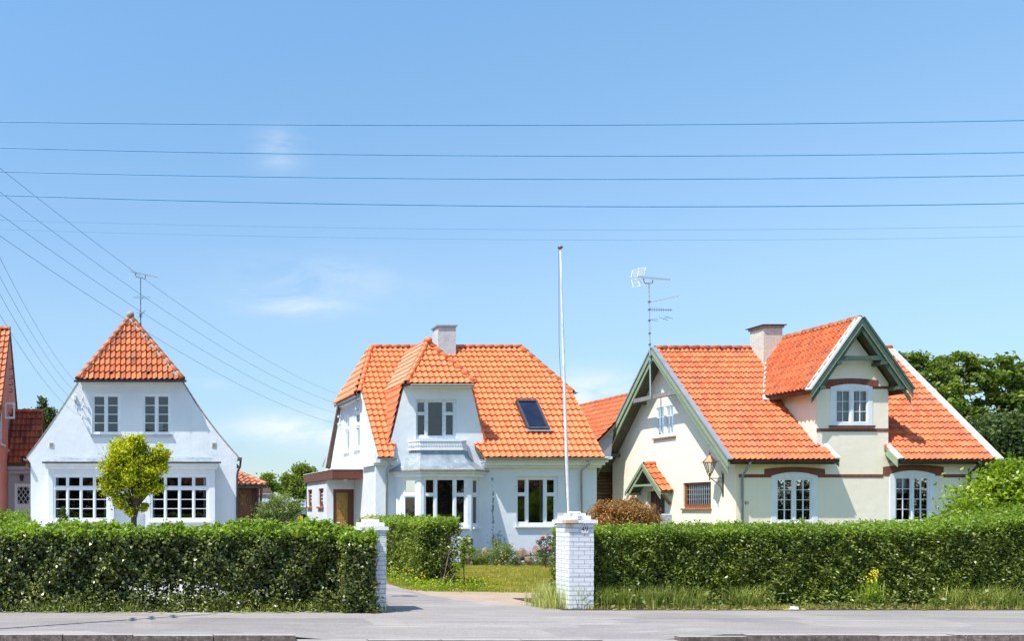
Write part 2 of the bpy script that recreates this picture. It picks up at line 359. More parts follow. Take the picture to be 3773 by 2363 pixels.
M['amber'] = vm('amber_glass', (.36, .19, .03), (.5, .29, .06), 9, rough=.25, bump=.8, bscale=38, dist=.02)
M['sky_glass'] = vm('rooflight_glass', (.012, .016, .04), (.02, .028, .06), 2, rough=.05, bump=0, spec=.35)
M['rooflight_frame'] = vm('rooflight_frame', (.05, .045, .05), (.09, .08, .085), 6, rough=.5, bump=.1)
M['tile1'] = tile_mat('tiles_deep_orange', (.38, .085, .022), (.52, .13, .035), (.62, .18, .06), .65)
M['tile2'] = tile_mat('tiles_bright_orange', (.74, .175, .058), (.78, .195, .066), (.80, .215, .078), .16, .4, .45, .86)
M['tile3'] = tile_mat('tiles_red_orange', (.56, .112, .034), (.65, .145, .046), (.72, .18, .064), .6, .35, .6, .78)
M['tile4'] = tile_mat('tiles_old', (.40, .12, .045), (.52, .18, .08), (.6, .27, .14), .8)
M['tile5'] = tile_mat('tiles_dark_red', (.26, .045, .02), (.36, .07, .025), (.46, .11, .04), .5)
M['bark'] = vm('bark', (.05, .032, .02), (.12, .08, .05), 12, rough=.95, bump=.9, bscale=25, stretch=(1, 1, .3), dist=.02)
M['twig'] = vm('dry_twigs', (.14, .09, .06), (.3, .22, .16), 12, rough=.9, bump=.3, stretch=(1, 1, .3))
M['leaf_hedge'] = leaf_mat('hedge_leaves', (.048, .072, .016), (.125, .16, .036), (.33, .36, .13), .25, .34, .7)
M['leaf_privet'] = leaf_mat('privet_leaves', (.058, .092, .010), (.15, .205, .022), (.34, .39, .075), .3, .38, .6)
M['leaf_shade'] = leaf_mat('shaded_leaves', (.012, .02, .01), (.02, .035, .015), (.035, .05, .02), .05, .7, .2)
M['leaf_top'] = leaf_mat('fresh_leaves', (.14, .24, .025), (.24, .35, .04), (.38, .47, .09), .4)
M['leaf_yellow'] = leaf_mat('yellow_green_leaves', (.13, .17, .008), (.48, .52, .015), (.84, .80, .03), .4, .4, .4, 2)
M['leaf_tree'] = leaf_mat('tree_leaves', (.10, .15, .02), (.19, .26, .035), (.31, .38, .08), .4, .5, .4, .4)
M['leaf_dark'] = leaf_mat('dark_tree_leaves', (.04, .07, .02), (.075, .115, .03), (.13, .18, .05), .25, .5, .4, .5)
M['leaf_olive'] = leaf_mat('olive_leaves', (.12, .16, .045), (.2, .26, .07), (.3, .36, .13), .35)
M['leaf_bush'] = leaf_mat('bright_bush_leaves', (.12, .2, .012), (.25, .36, .02), (.42, .52, .05), .45, .36, .5)
M['leaf_copper'] = leaf_mat('copper_leaves', (.24, .09, .03), (.44, .21, .07), (.66, .42, .2), .35, .5)
M['leaf_rose'] = leaf_mat('rose_leaves', (.03, .05, .03), (.06, .09, .04), (.11, .14, .07), .25)
M['grass'] = leaf_mat('lawn_grass', (.24, .235, .035), (.36, .34, .06), (.54, .47, .16), .35, .6, .3)
M['tall_grass'] = leaf_mat('tall_grass', (.14, .2, .035), (.25, .31, .06), (.46, .46, .18), .35, .6, .3)
M['verge'] = leaf_mat('verge_blades', (.2, .2, .05), (.34, .32, .1), (.6, .48, .24), .35, .6, .3)
M['pale_grass'] = leaf_mat('pale_grass', (.3, .34, .1), (.42, .44, .16), (.6, .58, .32), .35, .6, .3)
M['yellow_fl'] = vm('yellow_petals', (.75, .6, .02), (.85, .7, .04), 9, rough=.6, bump=0)
M['red_fl'] = vm('red_petals', (.65, .02, .05), (.75, .05, .09), 20, rough=.6, bump=.3)
M['white_fl'] = vm('pale_petals', (.8, .75, .6), (.85, .8, .7), 20, rough=.6, bump=0)
M['stone'] = vm('field_stone', (.17, .11, .085), (.32, .22, .17), 6, rough=.85, bump=.5, bscale=18, c3=(.4, .34, .3))
M['asphalt'] = asphalt_mat('pavement_asphalt')
M['road'] = vm('road_asphalt', (.04, .04, .042), (.07, .07, .07), 2, rough=.9, bump=.5, bscale=80)
M['kerbst'] = vm('granite_kerb', (.10, .07, .06), (.24, .18, .16), 8, rough=.85, bump=.6, bscale=30, island=.22, c3=(.46, .41, .38))
_nt = M['kerbst'].node_tree; _b = _nt.nodes['Principled BSDF']; _old = _b.inputs['Base Color'].links[0].from_socket
_g = _nt.nodes.new('ShaderNodeNewGeometry'); _sp = _nt.nodes.new('ShaderNodeSeparateXYZ'); _nt.links.new(_g.outputs['True Normal'], _sp.inputs[0])
_nt.links.new(mixc(_nt, mth(_nt, 'MULTIPLY', mth(_nt, 'GREATER_THAN', _sp.outputs[2], .7), .6), _old, (.5, .46, .43)), _b.inputs['Base Color'])   # upward faces of the stones mixed paler than the sides
M['soil'] = ground_mat('soil', (.07, .055, .035), (.13, .1, .065), (.25, .2, .15), 1.5)
M['sand'] = ground_mat('bare_dirt', (.36, .26, .19), (.46, .35, .27), (.5, .42, .34), 1.8, .4)
M['gravel'] = ground_mat('gravel', (.4, .38, .37), (.52, .5, .48), (.6, .58, .55), 1.5, .7)
M['turf'] = ground_mat('turf', (.2, .2, .03), (.28, .27, .05), (.36, .32, .12), 2.2, .5)
M['field'] = ground_mat('field', (.07, .10, .03), (.11, .14, .04), (.15, .16, .07), .3)
M['flag_white'] = vm('peeling_white_paint', (.6, .61, .62), (.82, .83, .83), 14, rough=.6, bump=.3, bscale=30, c3=(.3, .28, .25), stretch=(1, 1, .25))
M['wire'] = vm('wire_sheath', (.11, .33, .58), (.15, .4, .66), 3, rough=.5, bump=0)
M['pole_wood'] = vm('tarred_pole', (.07, .05, .035), (.12, .09, .06), 6, rough=.9)
M['ceramic'] = vm('white_ceramic', (.75, .75, .75), (.8, .8, .8), 5, rough=.2, bump=0)
M['enamel'] = vm('enamel_plate', (.72, .72, .72), (.8, .8, .8), 20, rough=.3, bump=0, c3=(.3, .25, .22))
M['black'] = vm('black_paint', (.015, .015, .018), (.025, .025, .03), 5, rough=.4, bump=0)
M['greymetal'] = vm('blue_grey_metal', (.3, .34, .4), (.36, .4, .46), 5, rough=.4, bump=.1)
M['yellow'] = vm('yellow_plastic', (.7, .52, .02), (.78, .6, .03), 5, rough=.5, bump=0)
M['terracotta'] = vm('terracotta', (.3, .1, .05), (.4, .16, .09), 6, rough=.8)
M['plastic'] = vm('off_white_plastic', (.6, .6, .52), (.68, .67, .6), 6, rough=.5)

# ------------------------------------------------------------------ roofs
PROF = [(0, .014), (.14, .002), (.36, .002), (.56, .014), (.74, .034), (.88, .042), (.97, .036), (1.03, .018)]
def tile_roof(name, mat, parent, polys, O, U, tw, tc, under=None, amp=1.0, seed=1, holes=(), lift=0.0):
    """pantiles laid on one roof plane; polys = convex 3-D polygons in that plane"""
    rng = random.Random(seed); O = Vector(O); U = Vector(U).normalized()
    P = [[Vector(p) for p in q] for q in polys]; N = (P[0][1] - P[0][0]).cross(P[0][2] - P[0][0]).normalized()
    if N.z < 0: N = -N
    Vv = N.cross(U).normalized()
    if Vv.z < 0: U = -U; Vv = N.cross(U).normalized()
    out = bmesh.new()
    for q in P:
        uv = [((p - O).dot(U), (p - O).dot(Vv)) for p in q]
        bm = bmesh.new(); u0 = min(a for a, b in uv); u1 = max(a for a, b in uv); v0 = min(b for a, b in uv); v1 = max(b for a, b in uv)
        for j in range(math.floor(v0 / tc) - 1, math.ceil(v1 / tc) + 1):
            for i in range(math.floor(u0 / tw) - 1, math.ceil(u1 / tw) + 1):
                cu, cv = (i + .5) * tw, (j + .5) * tc
                if any(inside((cu, cv), h) for h in holes): continue
                dz = rng.uniform(-.003, .003); dv = rng.uniform(-.006, .006); tl = rng.uniform(-.004, .004)
                lo, up, lip = [], [], []
                for t, h in PROF:
                    u = i * tw + t * tw; hh = h * amp + dz + lift
                    lo.append(bm.verts.new((u, j * tc - .02 + dv, hh + .056 + tl * t)))
                    up.append(bm.verts.new((u, (j + 1) * tc + .01, hh + .006)))
                    lip.append(bm.verts.new((u, j * tc - .012 + dv, hh + .012)))
                for k in range(len(PROF) - 1):
                    bm.faces.new((lo[k], lo[k + 1], up[k + 1], up[k])); bm.faces.new((lip[k], lip[k + 1], lo[k + 1], lo[k]))
        # clip to the polygon
        n = len(uv); area = sum(uv[i][0] * uv[(i + 1) % n][1] - uv[(i + 1) % n][0] * uv[i][1] for i in range(n))
        pts = uv if area > 0 else uv[::-1]
        for i in range(n):
            a = pts[i]; b = pts[(i + 1) % n]; e = Vector((b[0] - a[0], b[1] - a[1], 0))
            if e.length < 1e-6: continue
            if abs(e.normalized().y) < .02 and a[1] < v0 + .05: continue      # leave the eaves edge ragged
            nn = Vector((e.y, -e.x, 0)).normalized()
            bmesh.ops.bisect_plane(bm, geom=bm.verts[:] + bm.edges[:] + bm.faces[:], plane_co=(a[0], a[1], 0), plane_no=nn, clear_outer=True)
        bmesh.ops.delete(bm, geom=[f for f in bm.faces if f.calc_center_median().y < v0 - .05], context='FACES')
        me = bpy.data.meshes.new('t'); bm.to_mesh(me); bm.free(); out.from_mesh(me); bpy.data.meshes.remove(me)
    for v in out.verts: v.co = O + U * v.co.x + Vv * v.co.y + N * v.co.z
    me = bpy.data.meshes.new(name); out.to_mesh(me); out.free(); me.materials.append(mat)
    me.shade_smooth()
    try: me.set_sharp_from_angle(angle=R(50))
    except Exception: pass
    o = bpy.data.objects.new(name, me); C.objects.link(o)
    if parent is not None: o.parent = parent; o.location = -WL[parent.name]
    WL[o.name] = Vector((0, 0, 0))
    if under:
        mb = MB()
        for q in P:
            mb.hexa([p - N * .10 for p in q[:4]] + [p - N * .012 for p in q[:4]]) if len(q) == 4 else [mb.poly([p - N * .012 for p in q]), mb.poly([p - N * .10 for p in q][::-1]),
                [mb.poly([q[i] - N * .012, q[(i + 1) % len(q)] - N * .012, q[(i + 1) % len(q)] - N * .10, q[i] - N * .10]) for i in range(len(q))]]
        mb.build('roof_deck', under, o)
    return o
def ridge(name, mat, parent, p0, p1, r=.1, seg=.36, mortar=None, mr=.8, arc=1.0):
    """half-round ridge tiles laid end over end from p0 (low) to p1"""
    mb = MB(); p0 = Vector(p0); p1 = Vector(p1); L = (p1 - p0).length; t = (p1 - p0) / L; n = max(1, round(L / seg)); s = L / n
    side = t.cross(Vector((0, 0, 1))).normalized(); up = side.cross(t).normalized()
    for i in range(n):
        a = p0 + t * (i * s - .03); b = p0 + t * ((i + 1) * s); ra = r * 1.13 * random.uniform(.97, 1.03); rb = r * .93; base = len(mb.v); K = 8
        for (c, rr) in ((a, ra * .86), (a, ra), (b, rb)):
            for k in range(K + 1):
                an = math.pi * (-.08 + 1.16 * k / K); mb.v.append(tuple(c + side * math.cos(an) * rr + up * math.sin(an) * rr * arc))
        for q in range(2):
            for k in range(K): mb.f.append((base + q * (K + 1) + k, base + q * (K + 1) + k + 1, base + (q + 1) * (K + 1) + k + 1, base + (q + 1) * (K + 1) + k))
    o = mb.build(name, mat, parent, smooth=True)
    if mortar:
        mm = MB(); nn = max(2, int(L / .18)); prev = None
        for sg in (-1, 1):
            for i in range(nn):
                a = p0 + t * (L * i / nn); b = p0 + t * (L * (i + 1) / nn); wv = r * (1.35 + .35 * math.sin(i * 2.1 + sg)) * mr
                q = lambda c, x, y: c + side * x * sg + up * y
                mm.poly([q(a, 0, .05), q(b, 0, .05), q(b, wv, -.02), q(a, wv * .8, -.03)]); mm.poly([q(a, wv * .8, -.03), q(b, wv, -.02), q(b, wv * .9, -.16), q(a, wv * .75, -.16)])
        mm.build('ridge_mortar', mortar, parent)
    return o
def gutter(mb, p0, p1, r=.06):
    p0 = Vector(p0); p1 = Vector(p1); t = (p1 - p0).normalized(); s = t.cross(Vector((0, 0, 1))).normalized(); b = len(mb.v); K = 6
    for c in (p0, p1):
        for rr in (r, r * .82):
            for k in range(K + 1):
                an = math.pi * (1 + k / K); mb.v.append(tuple(c + s * math.cos(an) * rr + Vector((0, 0, math.sin(an) * rr))))
    n = K + 1
    for q in (0, 1):
        for k in range(K): mb.f.append((b + q * n + k, b + q * n + k + 1, b + (q + 2) * n + k + 1, b + (q + 2) * n + k))
    for e in (0, 2 * n):
        for k in range(K): mb.f.append((b + e + k, b + e + k + 1, b + e + n + k + 1, b + e + n + k))
    for k in (0, K): mb.f.append((b + k, b + n + k, b + 3 * n + k, b + 2 * n + k))

# ------------------------------------------------------------------ windows
def window(parent, pl, u0, u1, v0, v1, cells, wood='white_wood', fw=.05, sash=.035, bar=.018, d=.06, arch=0.0, sill=.06, sill_mat=None, curtain=None, room=.9, name='window', glass='glass', label=None, sillw=.05):
    W, Hh = u1 - u0, v1 - v0; wm = M[wood]; mb = MB()
    if arch:
        top = [(u1, v1 - arch)] + [(u1 - W * t, v1 - arch + arch * (1 - (2 * t - 1) ** 2)) for t in [i / 10 for i in range(1, 10)]] + [(u0, v1 - arch)]
        out = [(u0, v0), (u1, v0)] + top
    else: out = rect(u0, u1, v0, v1)
    cr = [(u0 + W * a, u0 + W * b, v0 + Hh * c, v0 + Hh * e, nc, nr) for (a, b, c, e, nc, nr) in cells]
    mb.plate(pl, out, [rect(a, b, c, e) for a, b, c, e, _, _ in cr], d, d + .09)
    fr = mb.build(name, wm, parent)
    if label: fr['label'] = label
    sb = MB(); gb = MB(); gl = MB(); anyb = False
    for a, b, c, e, nc, nr in cr:
        s = min(sash, (b - a) * .16)
        sb.plate(pl, rect(a + .003, b - .003, c + .003, e - .003), [rect(a + s, b - s, c + s, e - s)], d + .018, d + .062)
        for i in range(1, nc):
            x = a + s + (b - a - 2 * s) * i / nc; gb.pbox(pl, x - bar / 2, x + bar / 2, c + s, e - s, d + .026, d + .052); anyb = True
        for i in range(1, nr):
            y = c + s + (e - c - 2 * s) * i / nr; gb.pbox(pl, a + s, b - s, y - bar / 2, y + bar / 2, d + .029, d + .055); anyb = True
        gl.poly([pl.p(a + s, c + s, d + .045), pl.p(b - s, c + s, d + .045), pl.p(b - s, e - s, d + .045), pl.p(a + s, e - s, d + .045)])
    sb.build('sash', wm, fr)
    if anyb: gb.build('glazing_bar', wm, fr)
    gl.build('pane', M[glass], fr)
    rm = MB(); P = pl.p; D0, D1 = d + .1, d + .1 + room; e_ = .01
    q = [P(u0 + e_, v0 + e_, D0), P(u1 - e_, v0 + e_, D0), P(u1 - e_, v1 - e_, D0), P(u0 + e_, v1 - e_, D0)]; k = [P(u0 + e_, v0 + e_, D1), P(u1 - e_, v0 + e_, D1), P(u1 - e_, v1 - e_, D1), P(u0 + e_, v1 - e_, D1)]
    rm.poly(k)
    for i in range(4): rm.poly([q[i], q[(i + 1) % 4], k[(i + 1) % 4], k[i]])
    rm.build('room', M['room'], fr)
    if curtain:
        cm = MB()
        for (a, b, c, e) in curtain:
            n = max(6, int((b - a) * W / .035)); pr = None
            for i in range(n + 1):
                u = u0 + W * (a + (b - a) * i / n); dd = d + .17 + .025 * math.sin(i * 1.9) + .012 * math.sin(i * .7)
                cur = (P(u, v0 + Hh * c, dd), P(u, v0 + Hh * e, dd))
                if pr: cm.poly([pr[0], cur[0], cur[1], pr[1]])
                pr = cur
        cm.build('curtain', M['curtain'], fr)
    if sill:
        sm = MB(); sm.pbox(pl, u0 - sillw, u1 + sillw, v0 - sill, v0 - .003, -.07, .13); sm.build('sill', M[sill_mat or wood], fr)
    return fr
def hole(u0, u1, v0, v1, arch=0): 
    if not arch: return rect(u0, u1, v0, v1)
    W = u1 - u0
    return [(u0, v0), (u1, v0), (u1, v1 - arch)] + [(u1 - W * t, v1 - arch + arch * (1 - (2 * t - 1) ** 2)) for t in [i / 10 for i in range(1, 10)]] + [(u0, v1 - arch)]
def wall(name, parent, pl, outline, holes, mat, th=.2):
    return MB().plate(pl, outline, holes, 0, th).build(name, mat, parent)
T3 = [(.035, .255, .07, .62, 1, 1), (.035, .255, .66, .95, 1, 1), (.30, .70, .05, .95, 1, 1), (.745, .965, .07, .62, 1, 1), (.745, .965, .66, .95, 1, 1)]

def text_part(name, txt, size, pos, mat, parent, rot=(R(90), 0, 0), extrude=.004):
    cu = bpy.data.curves.new('txt', 'FONT'); cu.body = txt; cu.size = size; cu.extrude = extrude; cu.align_x = 'CENTER'; cu.align_y = 'CENTER'
    ob = bpy.data.objects.new('txt', cu); C.objects.link(ob); bpy.context.view_layer.update()
    me = bpy.data.meshes.new_from_object(ob.evaluated_get(bpy.context.evaluated_depsgraph_get())); bpy.data.objects.remove(ob)
    me.transform(Matrix.Translation(pos) @ Matrix.Rotation(rot[2], 4, 'Z') @ Matrix.Rotation(rot[0], 4, 'X')); me.materials.clear(); me.materials.append(mat)
    me.name = name; o = bpy.data.objects.new(name, me); C.objects.link(o)
    if parent is not None: o.parent = parent; o.location = -WL[parent.name]
    WL[o.name] = Vector((0, 0, 0)); return o

# ------------------------------------------------------------------ ground, pavement, road
def struct(mb, name, mat, smooth=False):
    return tag(mb.build(name, mat, None, smooth), kind='structure')
g = MB(); g.poly([(-900, 18, -.012), (900, 18, -.012), (900, 1800, -.012), (-900, 1800, -.012)]); g.poly([(-900, -900, -.15), (900, -900, -.15), (900, 3, -.15), (-900, 3, -.15)])
g.poly([(-900, 12.5, -.12), (900, 12.5, -.12), (900, 18, -.012), (-900, 18, -.012)])
struct(g, 'ground', M['field'])
g = MB(); g.poly([(-120, 2.2, -.125), (120, 2.2, -.125), (120, 12.05, -.125), (-120, 12.05, -.125)]); struct(g, 'road', M['road'])
g = MB(); g.poly([(-120, -2.5, -.004), (120, -2.5, -.004), (120, 2.0, -.004), (-120, 2.0, -.004)]).poly([(-120, 2.0, -.004), (120, 2.0, -.004), (120, 2.2, -.13), (-120, 2.2, -.13)])
struct(g, 'opposite_pavement', M['asphalt'])
# pavement, dipping to the dropped kerb at the driveway
def kerb_z(x):
    a = min(1, max(0, (x - 1.9) / .9)); b = min(1, max(0, (8.3 - x) / .9)); return -.075 * min(a, b)
g = MB(); xs = [-60, -20, -8] + [-4 + .3 * i for i in range(48)] + [14, 20, 60]
for i in range(len(xs) - 1):
    for (ya, yb, ka, kb) in ((12.12, 12.7, 1, .55), (12.7, 13.5, .55, 0), (13.5, 15.12, 0, 0)):
        g.poly([(xs[i], ya, kerb_z(xs[i]) * ka), (xs[i + 1], ya, kerb_z(xs[i + 1]) * ka), (xs[i + 1], yb, kerb_z(xs[i + 1]) * kb), (xs[i], yb, kerb_z(xs[i]) * kb)])
struct(g, 'pavement', M['asphalt'])
g = MB(); x = -9.0; rr = random.Random(3)
while x < 22:
    L = rr.uniform(.85, 1.15); z = kerb_z(x + L / 2) + .006 + rr.uniform(-.006, .006); y0 = 11.97 + rr.uniform(-.012, .012)
    c = .02
    g.hexa([(x + .006, y0, -.2), (x + L - .006, y0, -.2), (x + L - .006, 12.13, -.2), (x + .006, 12.13, -.2), (x + .006, y0 + c, z), (x + L - .006, y0 + c, z + rr.uniform(-.004, .004)), (x + L - .006, 12.13, z), (x + .006, 12.13, z)])
    x += L
struct(g, 'kerb', M['kerbst'])
# driveway: a curved sheet of asphalt that swings back to the left, bare dirt at its right edge, lawn behind
g = MB()
edge = [(9.4, 15.1), (8.0, 15.35), (7.1, 15.75), (6.5, 16.6), (6.05, 17.6), (6.0, 19.0), (6.1, 21), (6.3, 24), (6.4, 31)]
left = [(3.3, 15.1), (3.3, 15.35), (2.8, 15.8), (2.4, 16.6), (2.2, 17.6), (2.2, 19.0), (2.6, 21), (3.2, 24), (3.5, 31)]
for i in range(len(edge) - 1): g.poly([(*left[i], .001 if i == 0 else .006), (*edge[i], .001 if i == 0 else .006), (*edge[i + 1], .006), (*left[i + 1], .006)])
struct(g, 'driveway', M['asphalt'])
g = MB(); g.poly([(6.0, 15.12, -.001), (10.6, 15.12, -.001), (10.6, 18.6, -.001), (6.0, 19.4, -.001)]); struct(g, 'dirt_patch', M['sand'])
g = MB(); g.poly([(5.9, 19.2, .002), (6.6, 18.5, .002), (7.9, 18.25, .002), (9.9, 18.1, .002), (10.4, 16.6, .002), (20.5, 16.6, .002), (20.5, 28.7, .002), (6.2, 28.7, .002)])
struct(g, 'lawn_ground', M['turf'])
g = MB(); g.poly([(-6, 16.0, -.003), (3.2, 16.0, -.003), (3.2, 28.5, -.003), (-6, 28.5, -.003)]).poly([(3.2, 16, -.005), (5.9, 16, -.005), (5.9, 45, -.005), (3.2, 45, -.005)]); struct(g, 'gravel_yard', M['gravel'])
g = MB(); g.poly([(-20, 14.75, .008), (4.0, 14.75, .008), (4.0, 16.2, .008), (-20, 16.2, .008)]).poly([(7.5, 15.0, .010), (30, 15.0, .010), (30, 17.0, .010), (7.5, 17.0, .010)])
struct(g, 'verge_soil', M['soil'])
#--HOUSES
# ================================================================== HOUSE ONE (white gable house, left)
def house_one():
    Y0 = 28.5; k = Y0 / F
    u = lambda px: (px - CX) * k
    v = lambda py: H + (CY - py) * k
    t = thing('gable_house', (0.1, Y0, 0), 'white rendered gable house with small orange half-hipped roof and two wide bay windows', 'house')
    pl = Pl((0, Y0, 0), (1, 0, 0), (0, 1, 0))
    L = [(98, 1688), (112, 1672), (158, 1612), (200, 1549), (238, 1487), (290, 1409)]; Rr = [(672, 1409), (720, 1487), (757, 1540), (798, 1594), (840, 1645), (881, 1689)]
    out = [(u(113), 0), (u(872), 0), (u(872), v(1702))] + [(u(a), v(b)) for a, b in reversed(Rr)] + [(u(a), v(b)) for a, b in reversed(L)] + [(u(113), v(1708))]
    W1 = (u(339), u(443), v(1600), v(1452)); W2 = (u(526), u(629), v(1600), v(1452))
    bays = [(178, 419), (536, 792)]
    bh = [rect(u(a) + .15, u(b) - .15, .35, v(1735)) for a, b in bays]
    wall('front_wall', t, pl, out, [rect(*W1), rect(*W2)] + bh, M['plaster1'])
    two = [(.05, .47, .03, .96, 1, 4), (.53, .95, .03, .96, 1, 4)]
    for i, Wn in enumerate((W1, W2)):
        f = window(t, pl, *Wn, two, fw=.04, sash=.035, bar=.022, d=.03, name='window', sill=.07, sill_mat='zinc')
        # deep white surround is the frame itself; a net curtain and a pale sheet show in the right one
        if i:
            m = MB(); m.pbox(pl, u(583), u(602), v(1584), v(1558), .16, .165); m.build('paper_sheet', M['ceramic'], f)
    # slanted wall ends: side and back walls
    m = MB(); xl, xr = u(113), u(872)
    m.box(xl, xl + .2, Y0 + .2, 38, 0, v(1706)); m.box(xr - .2, xr, Y0 + .2, 38, 0, v(1700)); m.box(xl + .2, xr - .2, 37.8, 38, 0, 3.3)
    m.build('side_wall', M['plaster1'], t)
    m = MB(); plb = Pl((0, 38, 0), (1, 0, 0), (0, -1, 0)); m.plate(plb, [(u(98), 3.3), (u(881), 3.3), (.05, 8.2)], [], 0, .2); m.build('back_gable', M['plaster1'], t)
    # main roof slopes behind the gable wall
    s = [(-3.42, 3.42), (.05, 8.50), (3.66, 3.40)]
    zr = lambda x: 3.42 + (x + 3.42) * (8.50 - 3.42) / 3.47
    yb = 38.1; ap = V(.05, 30.6, 8.5)
    tile_roof('roof', M['tile1'], t, [[V(-3.42, Y0 + .2, 3.2), V(-3.42, yb, 3.2), V(.05, yb, 8.42), V(.05, 30.6, 8.42), V(-1.63, Y0 + .2, 5.89)]], V(-3.42, Y0, 3.2), (0, 1, 0), .19, .34, M['soffit'], lift=-.08)
    tile_roof('roof', M['tile1'], t, [[V(3.66, Y0 + .2, 3.16), V(3.66, yb, 3.16), V(.05, yb, 8.42), V(.05, 30.6, 8.42), V(1.72, Y0 + .2, 5.99)]], V(3.66, Y0, 3.16), (0, 1, 0), .19, .34, M['soffit'], lift=-.08)
    ridge('ridge_tiles', M['tile1'], t, V(.05, yb, 8.52), V(.05, 30.75, 8.52), .1)
    # front half hip
    e0, e1 = V(-1.68, 28.16, 5.95), V(1.76, 28.16, 5.95); ap = V(.05, 30.6, 8.50)
    tile_roof('front_hip_roof', M['tile1'], t, [[e0, e1, ap]], V(-1.66, 28.16, 5.95), (1, 0, 0), .172, .378, M['soffit'], seed=4, amp=1.6)
    for a in (e0 + V(.03, 0, .05), e1 + V(-.03, 0, .05)): ridge('hip_tiles', M['tile1'], t, a, ap + V(0, 0, .05), .085, .40, M['mortar'] if a.x > 0 else M['mortar_dark'], 1.25)
    m = MB(); m.tube([ap + V(0, -.16, .02), ap + V(0, -.05, .1), ap + V(0, .3, .1)], [.12, .14, .13], 10); m.build('ridge_end_cap', M['mortar'], t, smooth=True)
    for px in (412, 547):
        c = at(px, 1376, 28.42); m = MB(); m.tube([c + V(0, -.10, -.02), c + V(0, .05, .06), c + V(0, .28, .26)], [.075, .075, .02], 10, cap=False); m.build('vent_tile', M['tile1'], t, smooth=True)
        m = MB(); m.tube([c + V(0, -.04, -.0), c + V(0, .03, .03)], [.06, .05], 10); m.build('vent_opening', M['black'], t)
    m = MB(); gutter(m, V(-1.78, 28.1, 5.93), V(1.86, 28.1, 5.93), .06)
    for i in range(7): x = -1.7 + i * .58; m.box(x, x + .02, 28.04, 28.2, 5.86, 5.94)
    m.build('gutter', M['black_gutter'], t)
    m = MB(); m.box(u(296), u(667), Y0 - .17, Y0 - .002, v(1413), v(1400)); m.box(u(300), u(662), Y0 - .10, Y0 - .002, v(1421), v(1413) - .002); m.build('eaves_cornice', M['plaster1'], t)
    for a, b in (((98, 1690), (290, 1409)), ((881, 1691), (673, 1409))):
        n = 15; m = MB()
        for i in range(n):      # rough tile edge bedded on the gable
            p = [(a[0] + (b[0] - a[0]) * q, a[1] + (b[1] - a[1]) * q - 3) for q in (i / n, (i + .93) / n)]
            bow = lambda q: math.sin(math.pi * q) * (8 if a[0] < 400 else 15)
            P0 = V(u(p[0][0]) , Y0 + .1, v(p[0][1] + bow(i / n))); P1 = V(u(p[1][0]), Y0 + .1, v(p[1][1] + bow((i + .93) / n)) + .015)
            m.beam(P0, P1, .22, .035)
        m.build('verge_mortar', M['mortar'], t)
    for i, (a, b) in enumerate(bays):
        Yb = 28.0; kb = Yb / F; ub = lambda px: (px - CX) * kb; vb = lambda py: H + (CY - py) * kb
        pb = Pl((0, Yb, 0), (1, 0, 0), (0, 1, 0)); x0, x1 = ub(a), ub(b)
        wx = (ub(195), ub(402)) if i == 0 else (ub(553), ub(771))
        m = MB(); m.plate(pb, rect(x0, x1, 0, vb(1730)), [rect(wx[0], wx[1], vb(1919), vb(1749))], 0, .14)
        m.box(x0, x0 + .14, Yb + .14, Y0 - .003, 0, vb(1730)); m.box(x1 - .14, x1, Yb + .14, Y0 - .003, 0, vb(1730))
        bay = m.build('bay_window', M['plaster1'], t)
        m = MB(); m.box(x0 - .10, x1 + .10, Yb - .12, Y0 - .003, vb(1722), vb(1711)); m.box(x0 - .06, x1 + .06, Yb - .07, Y0 - .003, vb(1730) + .002, vb(1722) - .002)
        m.box(x0 - .14, x1 + .14, Yb - .17, Y0 - .003, vb(1711) + .002, vb(1706)); m.build('cornice', M['white_wood'], bay)
        m = MB(); zt = v(1685); ze = vb(1706) + .004
        m.hexa([V(x0 - .17, Yb - .2, ze), V(x1 + .17, Yb - .2, ze), V(x1 + .17, Y0 - .003, ze), V(x0 - .17, Y0 - .003, ze), V(x0 + .15, Yb + .25, zt - .03), V(x1 - .15, Yb + .25, zt - .03), V(x1 - .2, Y0 - .003, zt), V(x0 + .2, Y0 - .003, zt)])
        m.build('lead_roof', M['lead'], bay); m = MB(); m.box(x0 - .18, x1 + .18, Yb - .22, Yb - .19, ze - .035, ze + .015); m.build('drip_edge', M['black_gutter'], bay)
        cells = []
        for c in range(4):
            ua, ubb = .028 + c * .2395, .028 + c * .2395 + .2245
            cells += [(ua, ubb, .03, .68, 1, 3), (ua, ubb, .725, .955, 1, 1)]
        window(t, pb, wx[0], wx[1], vb(1919), vb(1749), cells, sash=.036, bar=.022, d=.02, room=1.1, sill=.07, curtain=[(.03, .09, .04, .95), (.91, .97, .04, .95)], name='casement_window')
        # potted plants on the inner sill
    for px in (586, 617, 706, 745):
        p = at(px, 1912, 28.2); q = MB(); q.tube([p + V(0, 0, -.04), p + V(0, 0, .05)], [.05, .065], 8); o = q.build('flower_pot', M['ceramic'], None)
        tag(o, {586: 'white flower pot at the left end of the right bay window sill', 617: 'white flower pot second from the left in the right bay window', 706: 'white flower pot right of the middle in the right bay window', 745: 'white flower pot at the right end of the right bay window sill'}[px], 'flower pot', 'pots on the bay window sill')
    for px in (189, 788):
        m = MB(); c = at(px, 1640, Y0); m.box(c.x - .075, c.x + .075, Y0 - .02, Y0 - .002, c.z - .08, c.z + .08); o = m.build('wall_vent', M['plastic'], t)
        m = MB(); 
        for i in range(5): m.box(c.x - .05, c.x + .05, Y0 - .03, Y0 - .021, c.z - .055 + i * .024, c.z - .045 + i * .024)
        m.build('slat', M['mortar'], o)
